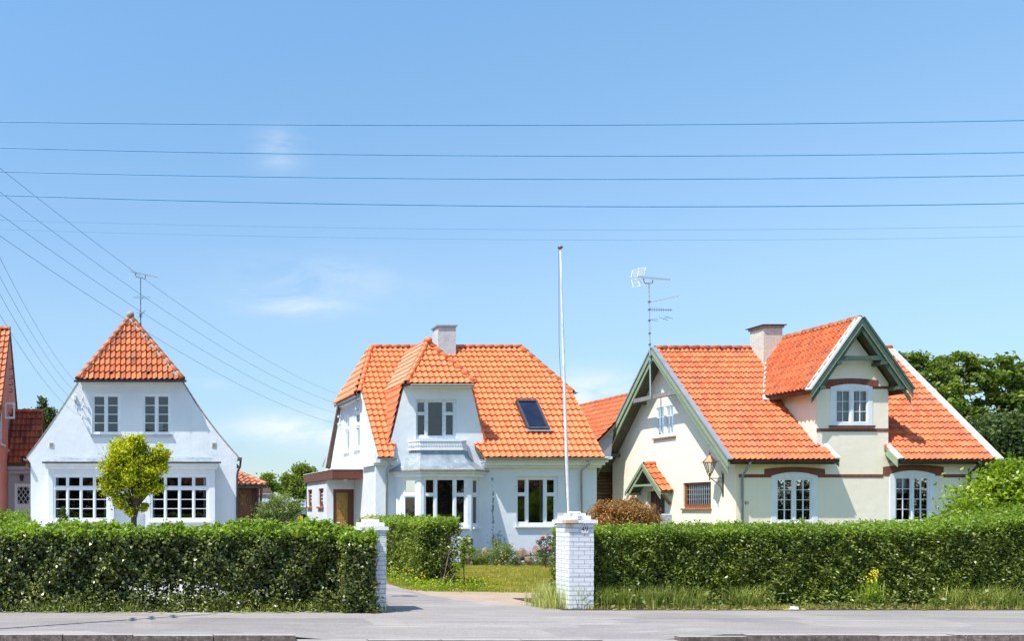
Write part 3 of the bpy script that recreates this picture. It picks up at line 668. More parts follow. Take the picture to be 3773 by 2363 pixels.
    # insulators and meter lead-in on the left of the gable
    for (px, py) in ((306, 1437), (305, 1471), (304, 1506), (303, 1541)):
        c = at(px, py, Y0); m = MB(); m.tube([c + V(0, -.002, -.02), c + V(0, -.12, -.02), c + V(0, -.12, .02)], .012, 6); b_ = m.build('insulator_bracket', M['iron'], t)
        m = MB(); m.tube([c + V(0, -.12, -.01), c + V(0, -.12, .03), c + V(0, -.12, .08)], [.035, .028, .02], 8); m.build('insulator', M['ceramic'], b_)
    m = MB(); c = at(277, 1467, Y0); m.box(c.x - .035, c.x + .035, Y0 - .1, Y0 - .002, c.z - .08, c.z + .08); m.build('junction_box', M['plastic'], t)
    m = MB(); m.tube([c + V(0, -.05, -.08), c + V(.02, -.04, -.2), c + V(.1, -.03, -.26), c + V(.22, -.03, -.16), c + V(.27, -.1, -.05)], .009, 5)
    m.tube([c + V(0, -.05, -.08), c + V(.0, -.04, -.3), c + V(.1, -.03, -.45), c + V(.25, -.1, -.4)], .009, 5); m.build('lead_in_cable', M['greymetal'], t)
    # right corner: gutter end, rainwater elbow, downpipe
    m = MB(); x = u(877); m.tube([V(x + .08, 28.4, v(1694)), V(x + .06, 28.45, v(1722)), V(x + .0, 28.47, v(1735)), V(u(873), 28.45, v(1752)), V(u(873), 28.45, 0)], .035, 8); m.build('downpipe', M['black_gutter'], t, smooth=True)
    m = MB(); gutter(m, V(u(884), 28.3, v(1690)), V(u(884), 38, v(1690)), .06); m.build('gutter', M['zinc'], t); m = MB(); gutter(m, V(u(95), 28.3, v(1692)), V(u(95), 38, v(1692)), .06); m.build('gutter', M['zinc'], t)
    m = MB(); m.box(x - .02, x + .1, 28.33, 28.5, v(1700), v(1688)); m.build('gutter_stop', M['dark_gutter'], t)
    # side porch on the right, entrance door facing the street
    Yp = 31.6; px_ = lambda p: X(p, Yp); pz = lambda p: Z(p, Yp)
    pp = Pl((0, Yp, 0), (1, 0, 0), (0, 1, 0))
    xr0 = u(872) - .02
    m = MB(); m.plate(pp, rect(xr0, px_(952), 0, pz(1797)), [rect(px_(876), px_(931), .0, pz(1806))], 0, .12); m.box(px_(940), px_(952), Yp + .12, 35, 0, pz(1797)); pr = m.build('porch', M['brown_wood'], t)
    m = MB(); m.box(px_(876) + .0, px_(931), Yp + .05, Yp + .1, 0, pz(1806)); d_ = m.build('porch_door', M['door_brown'], t)
    m = MB(); m.box(px_(882), px_(914), Yp + .02, Yp + .049, pz(1893), pz(1825) - .55)
    m.box(px_(882), px_(896), Yp + .035, Yp + .049, .25, pz(1893) - .08); m.box(px_(900), px_(914), Yp + .035, Yp + .049, .25, pz(1893) - .08); m.build('door_panel', M['door_brown'], d_)
    m = MB(); m.box(px_(881), px_(915), Yp + .03, Yp + .049, pz(1862), pz(1822)); m.build('door_glass', M['amber'], d_)
    m = MB()
    for i in range(-3, 4):
        c = px_(898) + i * .11
        for sg in (-1, 1): m.beam(V(max(px_(882), min(px_(914), c - sg * .16)), Yp + .025, pz(1862)), V(max(px_(882), min(px_(914), c + sg * .16)), Yp + .025, pz(1822)), .01, .01, (0, 1, 0))
    m.build('lattice', M['brown_wood'], d_)
    m = MB(); m.box(xr0 + .03, px_(974), Yp - .5, Yp - .44, Z(1799, 31.1), Z(1786, 31.1)); m.box(px_(974) - .28, px_(974) - .22, Yp - .44, 35, Z(1799, 31.1), Z(1786, 31.1)); m.build('porch_fascia', M['white_wood'], t)
    m = MB(); m.beam(V(px_(951), Yp - .1, .9), V(px_(958), Yp - .4, 2.55), .07, .07); m.beam(V(px_(948), Yp - .05, 0), V(px_(948), Yp - .05, 2.5), .09, .09, (0, 1, 0)); m.build('porch_post', M['brown_wood'], t)
    ze = Z(1790, 31.05); z0 = Z(1722, 33.0); xe = X(972, 31.05)
    A, B, Cc, D_ = V(xr0 + .05, 31.0, ze), V(xe + .1, 31.0, ze), V(xr0 + .05, 33.2, z0), V(xe + .1, 35.2, ze)
    tile_roof('porch_roof', M['tile4'], t, [[A, B, Cc]], A, (1, 0, 0), .2, .34, M['soffit'], seed=9, amp=1.4)
    tile_roof('porch_roof', M['tile4'], t, [[B, D_, Cc + V(0, 1, 0), Cc]], B, (0, 1, 0), .2, .34, M['soffit'], seed=10, amp=1.4)
    ridge('hip_tiles', M['tile4'], t, B + V(-.02, 0, .04), Cc + V(0, 0, .05), .085, .34)
house_one()

# ================================================================== HOUSE TWO (white house with bright tiles, middle)
def house_two():
    Y0 = 28.7; k = Y0 / F; u = lambda px: (px - CX) * k; v = lambda py: H + (CY - py) * k
    t = thing('bay_house', (11.8, Y0, 0), 'white rendered house with bright orange roof, curved dormer gable, balustrade and lead-roofed bay', 'house')
    x0, x1, zc = 8.2, 15.46, 3.42
    pl = Pl((0, Y0, 0), (1, 0, 0), (0, 1, 0))
    dl = [(1425, 1692), (1432, 1650), (1447, 1600), (1462, 1540), (1478, 1470), (1492, 1415)]; dr = [(1733, 1415), (1748, 1470), (1763, 1540), (1780, 1610), (1795, 1665), (1795, 1692)]
    out = [(x0, 0), (x1, 0), (x1, zc)] + [(u(a), max(v(b), zc + .001 * (a == 1795))) for a, b in reversed(dr)] + [(u(a), max(v(b), zc + .001 * (a == 1425))) for a, b in reversed(dl)] + [(x0, zc)]
    UW = (u(1533), u(1681), v(1616), v(1472)); RW = (u(1903), u(2055), v(1940), v(1757))
    bayhole = rect(9.05, 11.4, .4, 2.85)
    wall('front_wall', t, pl, out, [rect(*UW), rect(*RW), bayhole], M['plaster2'])
    window(t, pl, *UW, T3, wood='old_white_wood', sash=.03, d=.07, sill=.06, room=1.0, curtain=[(.03, .1, .07, .6)], label='upper three part window with dark panes')
    window(t, pl, *RW, T3, sash=.03, d=.07, sill=.05, room=1.0, curtain=[(.33, .38, .06, .93), (.64, .7, .06, .93)], sill_mat='white_wood')
    # side walls (gables with clipped tops)
    zh = 5.88; Yb = 35.3; yf, ybk = 30.45, 33.55
    prof = [(28.9, 0), (Yb, 0), (Yb, zc), (ybk, zh), (yf, zh), (28.9, zc + .2)]
    side = Pl((x0, 0, 0), (0, 1, 0), (1, 0, 0))
    SW = [(30.85, 31.6, 3.92, 5.28), (32.3, 33.12, 3.92, 5.28)]
    wall('side_wall', t, side, prof, [rect(*s) for s in SW], M['plaster2'])
    for s in SW: window(t, side, *s, [(.06, .94, .04, .62, 1, 1), (.06, .94, .66, .96, 1, 1)], sash=.07, d=.03, room=.8, sill=.05)
    wall('side_wall', t, Pl((x1, 0, 0), (0, 1, 0), (-1, 0, 0)), prof, [], M['plaster2'])
    m = MB(); m.box(x0, x1, Yb, Yb + .2, 0, zc); m.build('back_wall', M['plaster2'], t)
    # pilaster and cornice at the left corner; cornice under the right eaves
    m = MB(); m.box(X(1384, 28.6), X(1432, 28.6), 28.6, 28.698, 0, 3.2); m.box(8.12, 8.72, 28.42, 28.697, 3.2, 3.27); m.box(8.06, 8.78, 28.34, 28.697, 3.272, 3.40); m.box(8.1, 8.198, 28.7, 30.3, 3.2, 3.3); m.build('corner_pilaster', M['plaster2'], t)
    m = MB(); m.box(11.62, 15.66, 28.36, 28.697, 3.29, 3.40); m.box(11.66, 15.60, 28.45, 28.697, 3.20, 3.287); m.box(11.7, 15.55, 28.58, 28.697, 3.12, 3.197); m.build('eaves_cornice', M['white_wood'], t)
    m = MB(); gutter(m, V(11.60, 28.26, 3.42), V(15.62, 28.26, 3.42), .065); m.build('gutter', M['zinc'], t); m = MB(); gutter(m, V(8.2, 28.26, 3.42), V(8.72, 28.26, 3.42), .065); m.build('gutter', M['zinc'], t)
    m = MB(); m.tube([V(15.0, 28.27, 3.36), V(15.0, 28.3, 3.22), V(14.9, 28.6, 3.02), V(14.9, 28.6, 0)], .038, 8); m.build('downpipe', M['zinc'], t, smooth=True)
    m = MB(); m.tube([V(8.5, 28.26, 3.38), V(8.5, 28.3, 3.2), V(8.47, 28.52, 3.05), V(8.47, 28.52, 0)], .04, 8); m.build('downpipe', M['zinc'], t, smooth=True)
    m = MB(); m.box(15.55, 15.7, 28.2, 28.36, 3.38, 3.47); m.build('gutter_end', M['white_metal'], t)
    # roof: front slope z = 3.42 + 1.163 (Y - 28.35)
    e = 28.33; s_ = 1.163; fy = lambda z: e + (z - 3.44) / s_
    xl, xr = 8.12, 15.48; zr = 7.69; O = V(8.12, e, 3.44)
    P = lambda x, z: V(x, fy(z), z)
    tile_roof('front_roof', M['tile2'], t, [[P(11.56, 3.44), P(xr, 3.44), P(xr, zh + .04), P(14.42, zr), P(10.18, zr), P(10.18, 7.42)]], O, (1, 0, 0), .19, .283, M['soffit'], seed=2, amp=1.3)
    tile_roof('front_roof', M['tile2'], t, [[P(xl, 3.44), P(8.62, 3.44), P(10.18, 7.42), P(10.18, zr), P(8.92, zr), P(xl, zh + .04)]], O, (1, 0, 0), .19, .283, M['soffit'], seed=3, amp=1.3)
    by = 2 * fy(zr); bk = lambda x, z: V(x, by - fy(z), z)
    tile_roof('back_roof', M['tile2'], t, [[bk(xl, 3.44), bk(xr, 3.44), bk(xr, zh + .04), bk(14.42, zr), bk(8.92, zr), bk(xl, zh + .04)]], bk(xl, 3.44), (1, 0, 0), .19, .283, M['soffit'], seed=5)
    hl = [P(xl, zh) + V(-.16, 0, -.08), bk(xl, zh) + V(-.16, 0, -.08), P(8.92, zr)]
    tile_roof('hip_roof', M['tile2'], t, [hl], hl[0], (0, 1, 0), .19, .283, M['soffit'], seed=6, amp=1.8)
    hr = [P(xr, zh) + V(.16, 0, -.08), bk(xr, zh) + V(.16, 0, -.08), P(14.42, zr)]
    tile_roof('hip_roof', M['tile2'], t, [hr], hr[0], (0, 1, 0), .19, .283, M['soffit'], seed=6, amp=1.8)
    up = V(0, 0, .05)
    ridge('ridge_tiles', M['tile2'], t, P(14.42, zr) + up, P(8.92, zr) + up, .085, .34)
    for a, b in ((hl[0], hl[2]), (hl[1], hl[2]), (hr[0], hr[2]), (hr[1], hr[2])): ridge('hip_tiles', M['tile2'], t, a + V(.12 if a.x < 10 else -.12, 0, .07), b + up, .09, .33)
    m = MB(); gutter(m, hl[0] + V(.0, -.02, -.04), hl[1] + V(0, 0, -.04), .055); m.build('gutter', M['zinc'], t)
    m = MB(); m.box(x0 - .09, x0 - .003, yf + .05, ybk - .05, zh - .2, zh - .06); m.build('side_cornice', M['plaster2'], t)
    # left verge trim, dark on the back slope
    m = MB(); m.beam(P(xl + .02, 3.5) + V(0, 0, -.05), P(xl + .02, zh) + V(0, 0, -.05), .05, .1); m.build('verge_trim', M['plaster2'], t)
    m = MB(); m.beam(bk(xl + .0, 3.42) + V(0, .05, -.04), bk(xl + .0, zh) + V(0, .05, -.04), .07, .14); m.build('verge_board', M['brown_wood'], t)
    # dormer gable: upper slopes, front half hip, steep cheeks
    xc, zd = 10.18, 5.86; fr = 28.33; wd = 1.13
    ap = V(xc, 29.6, 7.42); rb = V(xc, fy(7.42) + .1, 7.42)
    for sg in (-1, 1):
        a = V(xc + sg * wd, fr, zd); b = V(xc + sg * wd, fy(zd) + .08, zd)
        tile_roof('dormer_roof', M['tile2'], t, [[a, b, rb, ap]], a, (0, 1, 0), .17, .26, M['soffit'], seed=11, amp=2.0)
        lo = V(xc + sg * 1.62, 28.67, 3.6); hi = V(xc + sg * (wd - .03), 28.67, zd + .02); hb = V(hi.x, fy(zd) + .08, hi.z)
        tile_roof('dormer_cheek', M['tile2'], t, [[lo, V(lo.x, lo.y + .08, lo.z), hb, hi]], lo, (0, 1, 0), .15, .25, None, seed=12, amp=1.8)
        ridge('hip_tiles', M['tile2'], t, a + V(-sg * .03, .03, .05), ap + up, .09, .31)
    ridge('ridge_tiles', M['tile2'], t, rb + up, ap + up + V(0, -.08, 0), .09, .34)
    m = MB(); m.tube([ap + V(0, -.2, .03), ap + V(0, -.1, .09), ap + V(0, .08, .09)], [.085, .12, .11], 10); m.build('ridge_end_tile', M['tile2'], t, smooth=True)
    a, b = V(xc - wd, fr, zd), V(xc + wd, fr, zd)
    tile_roof('dormer_front_roof', M['tile2'], t, [[a, b, ap]], a, (1, 0, 0), .189, .275, M['soffit'], seed=13, amp=1.3)
    m = MB(); m.box(xc - 1.02, xc + 1.1, 28.42, 28.697, zd - .09, zd - .012); gutter(m, V(xc - 1.0, 28.3, zd - .02), V(xc + 1.08, 28.3, zd - .02), .045); m.build('dormer_fascia', M['white_wood'], t)
    # skylight
    sN = V(0, -s_, 1).normalized(); sV = V(0, 1, s_).normalized()
    c0 = P(X(1950, 29.0), Z(1590, 29.2)); 
    c = [at(1902, 1487, 30.0), at(1975, 1487, 30.0)]
    xa, xb = X(1906, 30.05), X(1979, 30.05); za, zb = Z(1590, 29.1), Z(1489, 30.05)
    xa = 13.35; xb = 14.02
    q = lambda x, z, n: P(x, z) + sN * n
    m = MB()
    for (p0, p1, wd2) in ((q(xa, za, .12), q(xb, za, .12), .07), (q(xa, zb, .12), q(xb, zb, .12), .1), (q(xa, za, .12), q(xa, zb, .12), .07), (q(xb, za, .12), q(xb, zb, .12), .07)): m.beam(p0, p1, wd2, .12, sN)
    sk = m.build('skylight', M['rooflight_frame'], t)
    m = MB(); m.poly([q(xa, za, .14), q(xb, za, .14), q(xb, zb, .14), q(xa, zb, .14)]); m.build('pane', M['sky_glass'], sk)
    m = MB(); m.poly([q(xa - .12, za - .09, .125), q(xb + .15, za - .09, .125), q(xb + .1, za, .13), q(xa - .06, za, .13)]); m.build('flashing', M['cap_metal'], sk)
    # chimney
    m = MB(); m.box(11.27, 11.92, 31.66, 32.24, 7.0, 8.42); ch = m.build('chimney', M['chim_plaster'], t)
    m = MB(); m.box(11.22, 11.97, 31.61, 32.29, 8.422, 8.47); m.build('chimney_cap', M['zinc'], ch)
    m = MB(); m.box(11.2, 12.0, 31.55, 31.66, 7.1, 7.22); m.build('flashing', M['lead'], ch)
    # bay window
    Yf = 28.03; A = V(8.79, Y0, 0); B = V(9.41, Yf, 0); Cc = V(11.05, Yf, 0); D = V(11.67, Y0, 0)
    ztop = 2.93
    plB = Pl(B, (1, 0, 0), (0, 1, 0)); Wd = Cc.x - B.x
    f0, f1 = X(1562, Yf) - B.x, X(1722, Yf) - B.x; z0, z1 = Z(1944, Yf), Z(1757, Yf)
    m = MB(); m.plate(plB, rect(0, Wd, 0, ztop), [rect(f0, f1, z0, z1)], 0, .14); 
    dAB = (B - A); nAB = V(-dAB.y, dAB.x, 0).normalized(); nAB = nAB if nAB.y > 0 else -nAB; plA = Pl(A, dAB, nAB); la = dAB.length
    dCD = (D - Cc); nCD = V(-dCD.y, dCD.x, 0).normalized(); nCD = nCD if nCD.y > 0 else -nCD; plC = Pl(Cc, dCD, nCD)
    wa = (la * .27, la * .86)
    m.plate(plA, rect(0, la, 0, ztop), [rect(*wa, z0, z1)], 0, .14); m.plate(plC, rect(0, la, 0, ztop), [rect(la - wa[1], la - wa[0], z0, z1)], 0, .14)
    bay = m.build('bay_window', M['plaster2'], t)
    window(t, plB, f0, f1, z0, z1, T3, sash=.03, d=.03, room=.5, sill=.06, name='casement_window')
    side_c = [(.1, .9, .05, .62, 1, 1), (.1, .9, .66, .95, 1, 1)]
    window(t, plA, *wa, z0, z1, side_c, sash=.04, d=.03, room=.35, sill=.06, name='casement_window'); window(t, plC, la - wa[1], la - wa[0], z0, z1, side_c, sash=.04, d=.03, room=.35, sill=.06, name='casement_window')
    def ring(off, z):
        return [V(A.x - off * 1.1, Y0 - .002, z), V(B.x - off * .42, Yf - off, z), V(Cc.x + off * .42, Yf - off, z), V(D.x + off * 1.1, Y0 - .002, z)]
    m = MB()
    for (o0, o1, za, zb_) in ((.05, .05, 2.80, 2.90), (.11, .11, 2.902, 3.0)):
        a = ring(o0, za); b = ring(o1, zb_); m.poly(a[::-1]); m.poly(b)
        for i in range(3): m.poly([a[i], a[i + 1], b[i + 1], b[i]])
    m.build('cornice', M['white_wood'], bay)
    m = MB(); prs = []
    for s in range(9):          # concave lead roof sweeping up to the balustrade
        q_ = s / 8; off = .2 - .62 * (1 - (1 - q_) ** 2.1); z = 3.02 + .66 * q_
        top = [V(9.24, Y0 - .002, z), V(9.52, 28.36, z), V(10.92, 28.36, z), V(11.2, Y0 - .002, z)]
        base = ring(.2, z); f = 1 - (1 - q_) ** 2.0
        prs.append([base[i].lerp(V(top[i].x, top[i].y, z), f) for i in range(4)])
    for s in range(8):
        for i in range(3): m.poly([prs[s][i], prs[s][i + 1], prs[s + 1][i + 1], prs[s + 1][i]])
    m.poly(prs[0][::-1]); m.poly(prs[-1]); m.build('lead_roof', M['lead'], bay)
    m = MB(); a = ring(.22, 2.995); b = ring(.22, 3.035); m.poly(a[::-1]); m.poly(b); [m.poly([a[i], a[i + 1], b[i + 1], b[i]]) for i in range(3)]; m.build('drip_edge', M['mortar'], bay)
    # little balustrade
    top = [V(9.23, Y0 - .04, 0), V(9.5, 28.32, 0), V(10.86, 28.32, 0), V(11.12, Y0 - .04, 0)]
    m = MB(); 
    for i in range(3):
        for z, hh, ww in ((3.72, .05, .07), (3.99, .045, .08)):
            if i == 1: m.beam(top[i] + V(-.03, 0, z), top[i + 1] + V(.03, 0, z), ww, hh)
            else: m.beam(top[i] + V(0, 0, z + .002), top[i + 1] + V(0, 0, z + .002), ww, hh)
    br_ = m.build('balustrade', M['white_wood'], t); m = MB()
    for i in range(3):
        n = 26 if i == 1 else 7
        for j in range(n):
            p = top[i].lerp(top[i + 1], (j + .5) / n); m.tube([p + V(0, 0, 3.745), p + V(0, 0, 3.86), p + V(0, 0, 3.967)], [.016, .022, .016], 6)
    m.build('baluster', M['white_wood'], br_, smooth=True)
    # entrance wing on the left
    Yw = 31.6; wl = 7.2
    pw = Pl((0, Yw, 0), (1, 0, 0), (0, 1, 0)); ps = Pl((wl, 0, 0), (0, 1, 0), (1, 0, 0))
    dx0, dx1, dz = X(1228, Yw), X(1305, Yw) - .005, 2.48
    SS = [(32.12, 33.0, 1.85, 2.53), (34.15, 34.95, 1.85, 2.53)]
    m = MB(); m.plate(pw, rect(wl + .1502, 8.195, 0, 2.84), [rect(dx0, dx1, 0.02, dz)], 0, .15); m.plate(ps, rect(Yw, 35.3, 0, 2.84), [rect(*q_) for q_ in SS], 0, .1501); m.box(wl, 8.2, 35.15, 35.3, 0, 2.84)
    m.build('entrance_wing', M['plaster2'], t)
    for s in SS:
        f = window(t, ps, *s, [(.14, .86, .09, .94, 2, 4)], wood='brown_wood', sash=.02, bar=.03, d=.05, room=.5, sill=.07, sill_mat='terracotta', name='leaded_window')
        for ch_ in f.children:
            if ch_.name.startswith('glazing_bar'): ch_.data.materials[0] = M['white_wood']
    m = MB(); m.plate(pw, rect(dx0, dx1, .02, dz), [rect(X(1240, Yw), X(1283, Yw), .05, Z(1817, Yw))], .05, .13); dr_ = m.build('entrance_door', M['fascia'], t)
    m = MB(); m.pbox(pw, X(1240, Yw), X(1283, Yw), .05, Z(1817, Yw), .08, .10); m.build('door_glass', M['amber'], dr_)
    m = MB()
    for i in range(1, 6): m.pbox(pw, X(1240 + i * 7.2, Yw) - .006, X(1240 + i * 7.2, Yw) + .006, .05, Z(1817, Yw), .068, .079)
    for i in range(1, 12): m.pbox(pw, X(1240, Yw), X(1283, Yw), .05 + i * .19, .06 + i * .19, .07, .0795)
    m.build('door_bar', M['amber'], dr_)
    m = MB(); m.pbox(pw, X(1242, Yw), X(1254, Yw), Z(1930, Yw), Z(1926, Yw), .02, .07); m.build('letter_flap', M['ceramic'], dr_)
    m = MB(); fx = 7.125; m.hexa([V(fx, 30.4, 2.82), V(8.19, 30.4, 2.82), V(8.19, 35.4, 2.82), V(fx, 35.4, 2.82), V(fx, 30.4, 3.14), V(8.19, 30.4, 3.14), V(8.19, 35.4, 3.14), V(fx, 35.4, 3.14)]); m.build('flat_roof_fascia', M['fascia'], t)
    m = MB(); m.box(fx - .02, 8.19, 30.38, 35.42, 3.142, 3.165); m.build('roof_edge_trim', M['white_metal'], t)
    m = MB(); m.tube([V(7.72, 31.0, 2.818), V(7.72, 31.0, 2.74)], [.09, .07], 10); m.build('ceiling_lamp', M['plastic'], t)
    m = MB(); c = V(7.75, 34.0, 3.16); m.tube([c, c + V(0, 0, .12)], .07, 10); m.tube([c + V(0, 0, .12), c + V(0, 0, .16), c + V(0, 0, .19)], [.12, .1, .02], 10); m.build('roof_vent', M['zinc'], t)
    # insulators on the side wall
    for (y, z) in ((31.0, 5.62), (31.0, 5.3), (31.0, 4.96), (31.0, 4.62), (33.6, 5.3), (33.6, 5.0)):
        m = MB(); c = V(x0, y, z); m.tube([c + V(.0, 0, 0), c + V(-.1, 0, 0), c + V(-.1, 0, .05)], .012, 6); b_ = m.build('insulator_bracket', M['iron'], t)
        m = MB(); m.tube([c + V(-.1, 0, .0), c + V(-.1, 0, .05), c + V(-.1, 0, .1)], [.035, .03, .018], 8); m.build('insulator', M['ceramic'], b_)
house_two()

# ================================================================== HOUSE THREE (cream house with green barge boards, right)
def barge(parent, mat, name, a, b, n, up, wdt, thick, off_n, off_up, capm=None):
    """board under a roof edge from a (low) to b (high); n = outward normal of the gable"""
    a = Vector(a); b = Vector(b); t = (b - a).normalized(); u2 = Vector(up); n = Vector(n)
    m = MB(); q = lambda p, i, j: p + n * (off_n + thick * i) + u2 * (off_up + wdt * j)
    m.hexa([q(a, 0, -1), q(b, 0, -1), q(b, 1, -1), q(a, 1, -1), q(a, 0, 0), q(b, 0, 0), q(b, 1, 0), q(a, 1, 0)])
    return m.build(name, mat, parent)
def house_three():
    Y0 = 28.7; k = Y0 / F; u = lambda px: (px - CX) * k; v = lambda py: H + (CY - py) * k
    t = thing('cream_house', (24, Y0, 0), 'cream painted house with red-orange tiled roof, green barge boards and brick arches over the windows', 'house')
    x0, x1 = 20.05, 28.0; xb = 19.53; e = 28.3; s_ = 1.074; ze = 3.36; zr = 7.71; yr = e + (zr - ze) / s_
    pl = Pl((0, Y0, 0), (1, 0, 0), (0, 1, 0))
    dx0, dx1 = u(3008), u(3273); dc = (dx0 + dx1) / 2; zt = 3.75
    rk = lambda x: 7.62 - abs(x - 23.88) * 1.394          # underside of the dormer gable roof
    out = [(x0, 0), (x1, 0), (x1, zt - .02), (dx1, zt), (dx1, rk(dx1)), (23.88, rk(23.88)), (dx0, rk(dx0)), (dx0, zt), (x0, zt - .02)]
    A1 = (u(2841), u(3012), v(1933), v(1741), .13); A2 = (u(3278), u(3444), v(1933), v(1735), .13); A3 = (u(3059), u(3214), v(1569), v(1416), .10)
    wall('front_wall', t, pl, out, [hole(*a) for a in (A1, A2, A3)], M['plaster3'])
    g4 = [(.115, .485, .06, .875, 2, 4), (.515, .885, .06, .875, 2, 4)]
    g3 = [(.13, .48, .07, .85, 2, 3), (.54, .89, .07, .85, 2, 3)]
    window(t, pl, *A1[:4], g4, arch=.13, sash=.045, bar=.02, d=-.015, room=1.0, sill=.06, sill_mat='terracotta', curtain=[(.13, .2, .1, .85)], name='arched_window')
    window(t, pl, *A2[:4], g4, arch=.13, sash=.045, bar=.02, d=-.015, room=1.0, sill=.06, sill_mat='terracotta', curtain=[(.12, .48, .58, .86), (.52, .88, .58, .86)], name='arched_window')
    window(t, pl, *A3[:4], g3, arch=.10, sash=.035, bar=.02, d=-.015, room=1.0, sill=.07, sill_mat='brown_wood', curtain=[(.13, .36, .08, .84), (.42, .64, .08, .84), (.70, .88, .08, .84)], name='arched_window')
    # brick arches and string courses, 12 mm proud
    def arch_band(A, xa, xb_, ztop, zbot, hgt):
        a0, a1, zb, z1, ar = A; W = a1 - a0; m = MB(); n = 16
        lowc = lambda x: z1 - ar + ar * (1 - (2 * (x - a0) / W - 1) ** 2) + .004 if a0 < x < a1 else zbot
        ptsx = sorted(set([xa, xb_, a0, a1] + [a0 + W * i / n for i in range(n + 1)] + [xa + (xb_ - xa) * i / n for i in range(n + 1)]))
        topc = lambda x: ztop - .07 + .07 * (1 - (2 * (x - xa) / (xb_ - xa) - 1) ** 2)
        lo = []
        for x in ptsx:
            lo.append((x, zbot if (x <= a0 or x >= a1) else max(lowc(x), zbot)))
        m.plate(pl, lo + [(x, topc(x)) for x in reversed(ptsx)], [], -.012, -.001); return m
    bandz = (v(1761), v(1749))
    arch_band(A1, u(2816), u(3039), v(1722), bandz[0], 0).build('brick_arch', M['red_brick'], t)
    arch_band(A2, u(3253), u(3476), v(1714), bandz[0] + .06, 0).build('brick_arch', M['red_brick'], t)
    arch_band(A3, u(3033), u(3236), v(1395), v(1434), 0).build('brick_arch', M['red_brick'], t)
    m = MB()
    for a, b in ((u(2722), u(2816)), (u(3039), u(3253)), (u(3476), x1 - .3)): m.pbox(pl, a, b, bandz[0], bandz[1], -.012, -.001)
    m.pbox(pl, dx0 + .002, dx1 - .002, v(1592), v(1580), -.012, -.001)
    m.pbox(pl, dx0 + .002, u(3033), v(1434), v(1424), -.012, -.001); m.pbox(pl, u(3236), dx1 - .002, v(1434), v(1424), -.012, -.001)
    m.build('brick_band', M['red_brick'], t)
    # gable wall facing left
    gp = Pl((x0, 0, 0), (0, 1, 0), (1, 0, 0)); yb = 2 * yr - e; Yb = 2 * yr - Y0
    out = [(Y0 + .2, 0), (Yb, 0), (Yb, 3.62), (yr, zr - .13), (Y0 + .2, 3.82)]
    GW = (31.86, 33.12, 4.45, 5.78, .08); LW = (29.92, 31.42, 1.78, 2.7); DR = (32.5, 33.6, 0, 2.45)
    wall('gable_wall', t, gp, out, [hole(*GW), rect(*LW), rect(*DR)], M['cream_brick'])
    window(t, gp, *GW[:4], [(.09, .46, .06, .86, 2, 3), (.54, .91, .06, .86, 2, 3)], arch=.08, sash=.05, bar=.03, d=.0, room=.9, sill=.05, sill_mat='terracotta', curtain=[(.60, .72, .1, .85)], name='arched_window')
    f = window(t, gp, *LW, [(.06, .94, .13, .95, 11, 4)], wood='door_brown', sash=.03, bar=.014, d=.05, room=.8, sill=.05, sill_mat='terracotta', name='leaded_window')
    for c in f.children:
        if c.name.startswith('glazing_bar'): c.data.materials[0] = M['greymetal']
    m = MB(); m.plate(gp, rect(*DR), [], .16, .2); 
    for i in range(6): m.pbox(gp, DR[0] + .02 + i * .18, DR[0] + .185 + i * .18, .05, 2.4, .14, .159)
    m.build('front_door', M['dark_door'], t)
    # back and right walls
    m = MB(); m.box(x0 + .2, x1 - .2, Yb - .2, Yb, 0, 3.5); m.build('back_wall', M['plaster3'], t)
    wall('side_wall', t, Pl((x1, 0, 0), (0, 1, 0), (-1, 0, 0)), out, [], M['plaster3'])
    # dormer cheeks
    for xx, nn in ((dx0, 1), (dx1, -1)):
        cp = Pl((xx, 0, 0), (0, 1, 0), (nn, 0, 0)); zz = 5.85
        wall('dormer_cheek', t, cp, [(Y0 + .2, 3.75), (e + (zz - ze) / s_ + .1, zz), (Y0 + .2, zz)], [], M['plaster3'], .15)
    # main roof
    P = lambda x, z: V(x, e + (z - ze) / s_, z); bk = lambda x, z: V(x, 2 * yr - (e + (z - ze) / s_), z); xR = 28.34; O = P(xb, ze)
    tw, tc = .172, .302
    tile_roof('front_roof', M['tile3'], t, [[P(xb + .06, ze), P(dx0, ze), P(23.86, zr), P(xb + .06, zr)], [P(dx0, ze), P(23.0, ze), P(23.0, 3.78), P(dx0, 3.78)]], O, (1, 0, 0), tw, tc, M['soffit'], seed=21, amp=1.5)
    tile_roof('front_roof', M['tile3'], t, [[P(25.06, ze), P(xR, ze), P(xR, zr), P(24.0, zr)]], O, (1, 0, 0), tw, tc, M['soffit'], seed=22, amp=1.5)
    tile_roof('back_roof', M['tile3'], t, [[bk(xb + .06, ze), bk(xR, ze), bk(xR, zr), bk(xb + .06, zr)]], bk(xb, ze), (1, 0, 0), tw, tc, M['soffit'], seed=23)
    ridge('ridge_tiles', M['tile3'], t, V(xR, yr, zr + .05), V(xb + .05, yr, zr + .05), .1, .4, M['mortar_dark'], 1.0)
    # dormer roof
    xc = 23.88; ez = 5.70; rz = 7.95; fY = 28.33
    for sg in (-1, 1):
        a = V(xc + sg * 1.61, fY, ez); b = V(a.x, e + (ez - ze) / s_ + .12, ez)
        tile_roof('dormer_roof', M['tile3'], t, [[a, b, V(xc, 33.0, rz), V(xc, fY, rz)]], a, (0, 1, 0), tw, .30, M['soffit'], seed=24, amp=2.1)
    ridge('ridge_tiles', M['tile4'], t, V(xc, 33.0, rz + .05), V(xc, fY + .03, rz + .05), .1, .4)
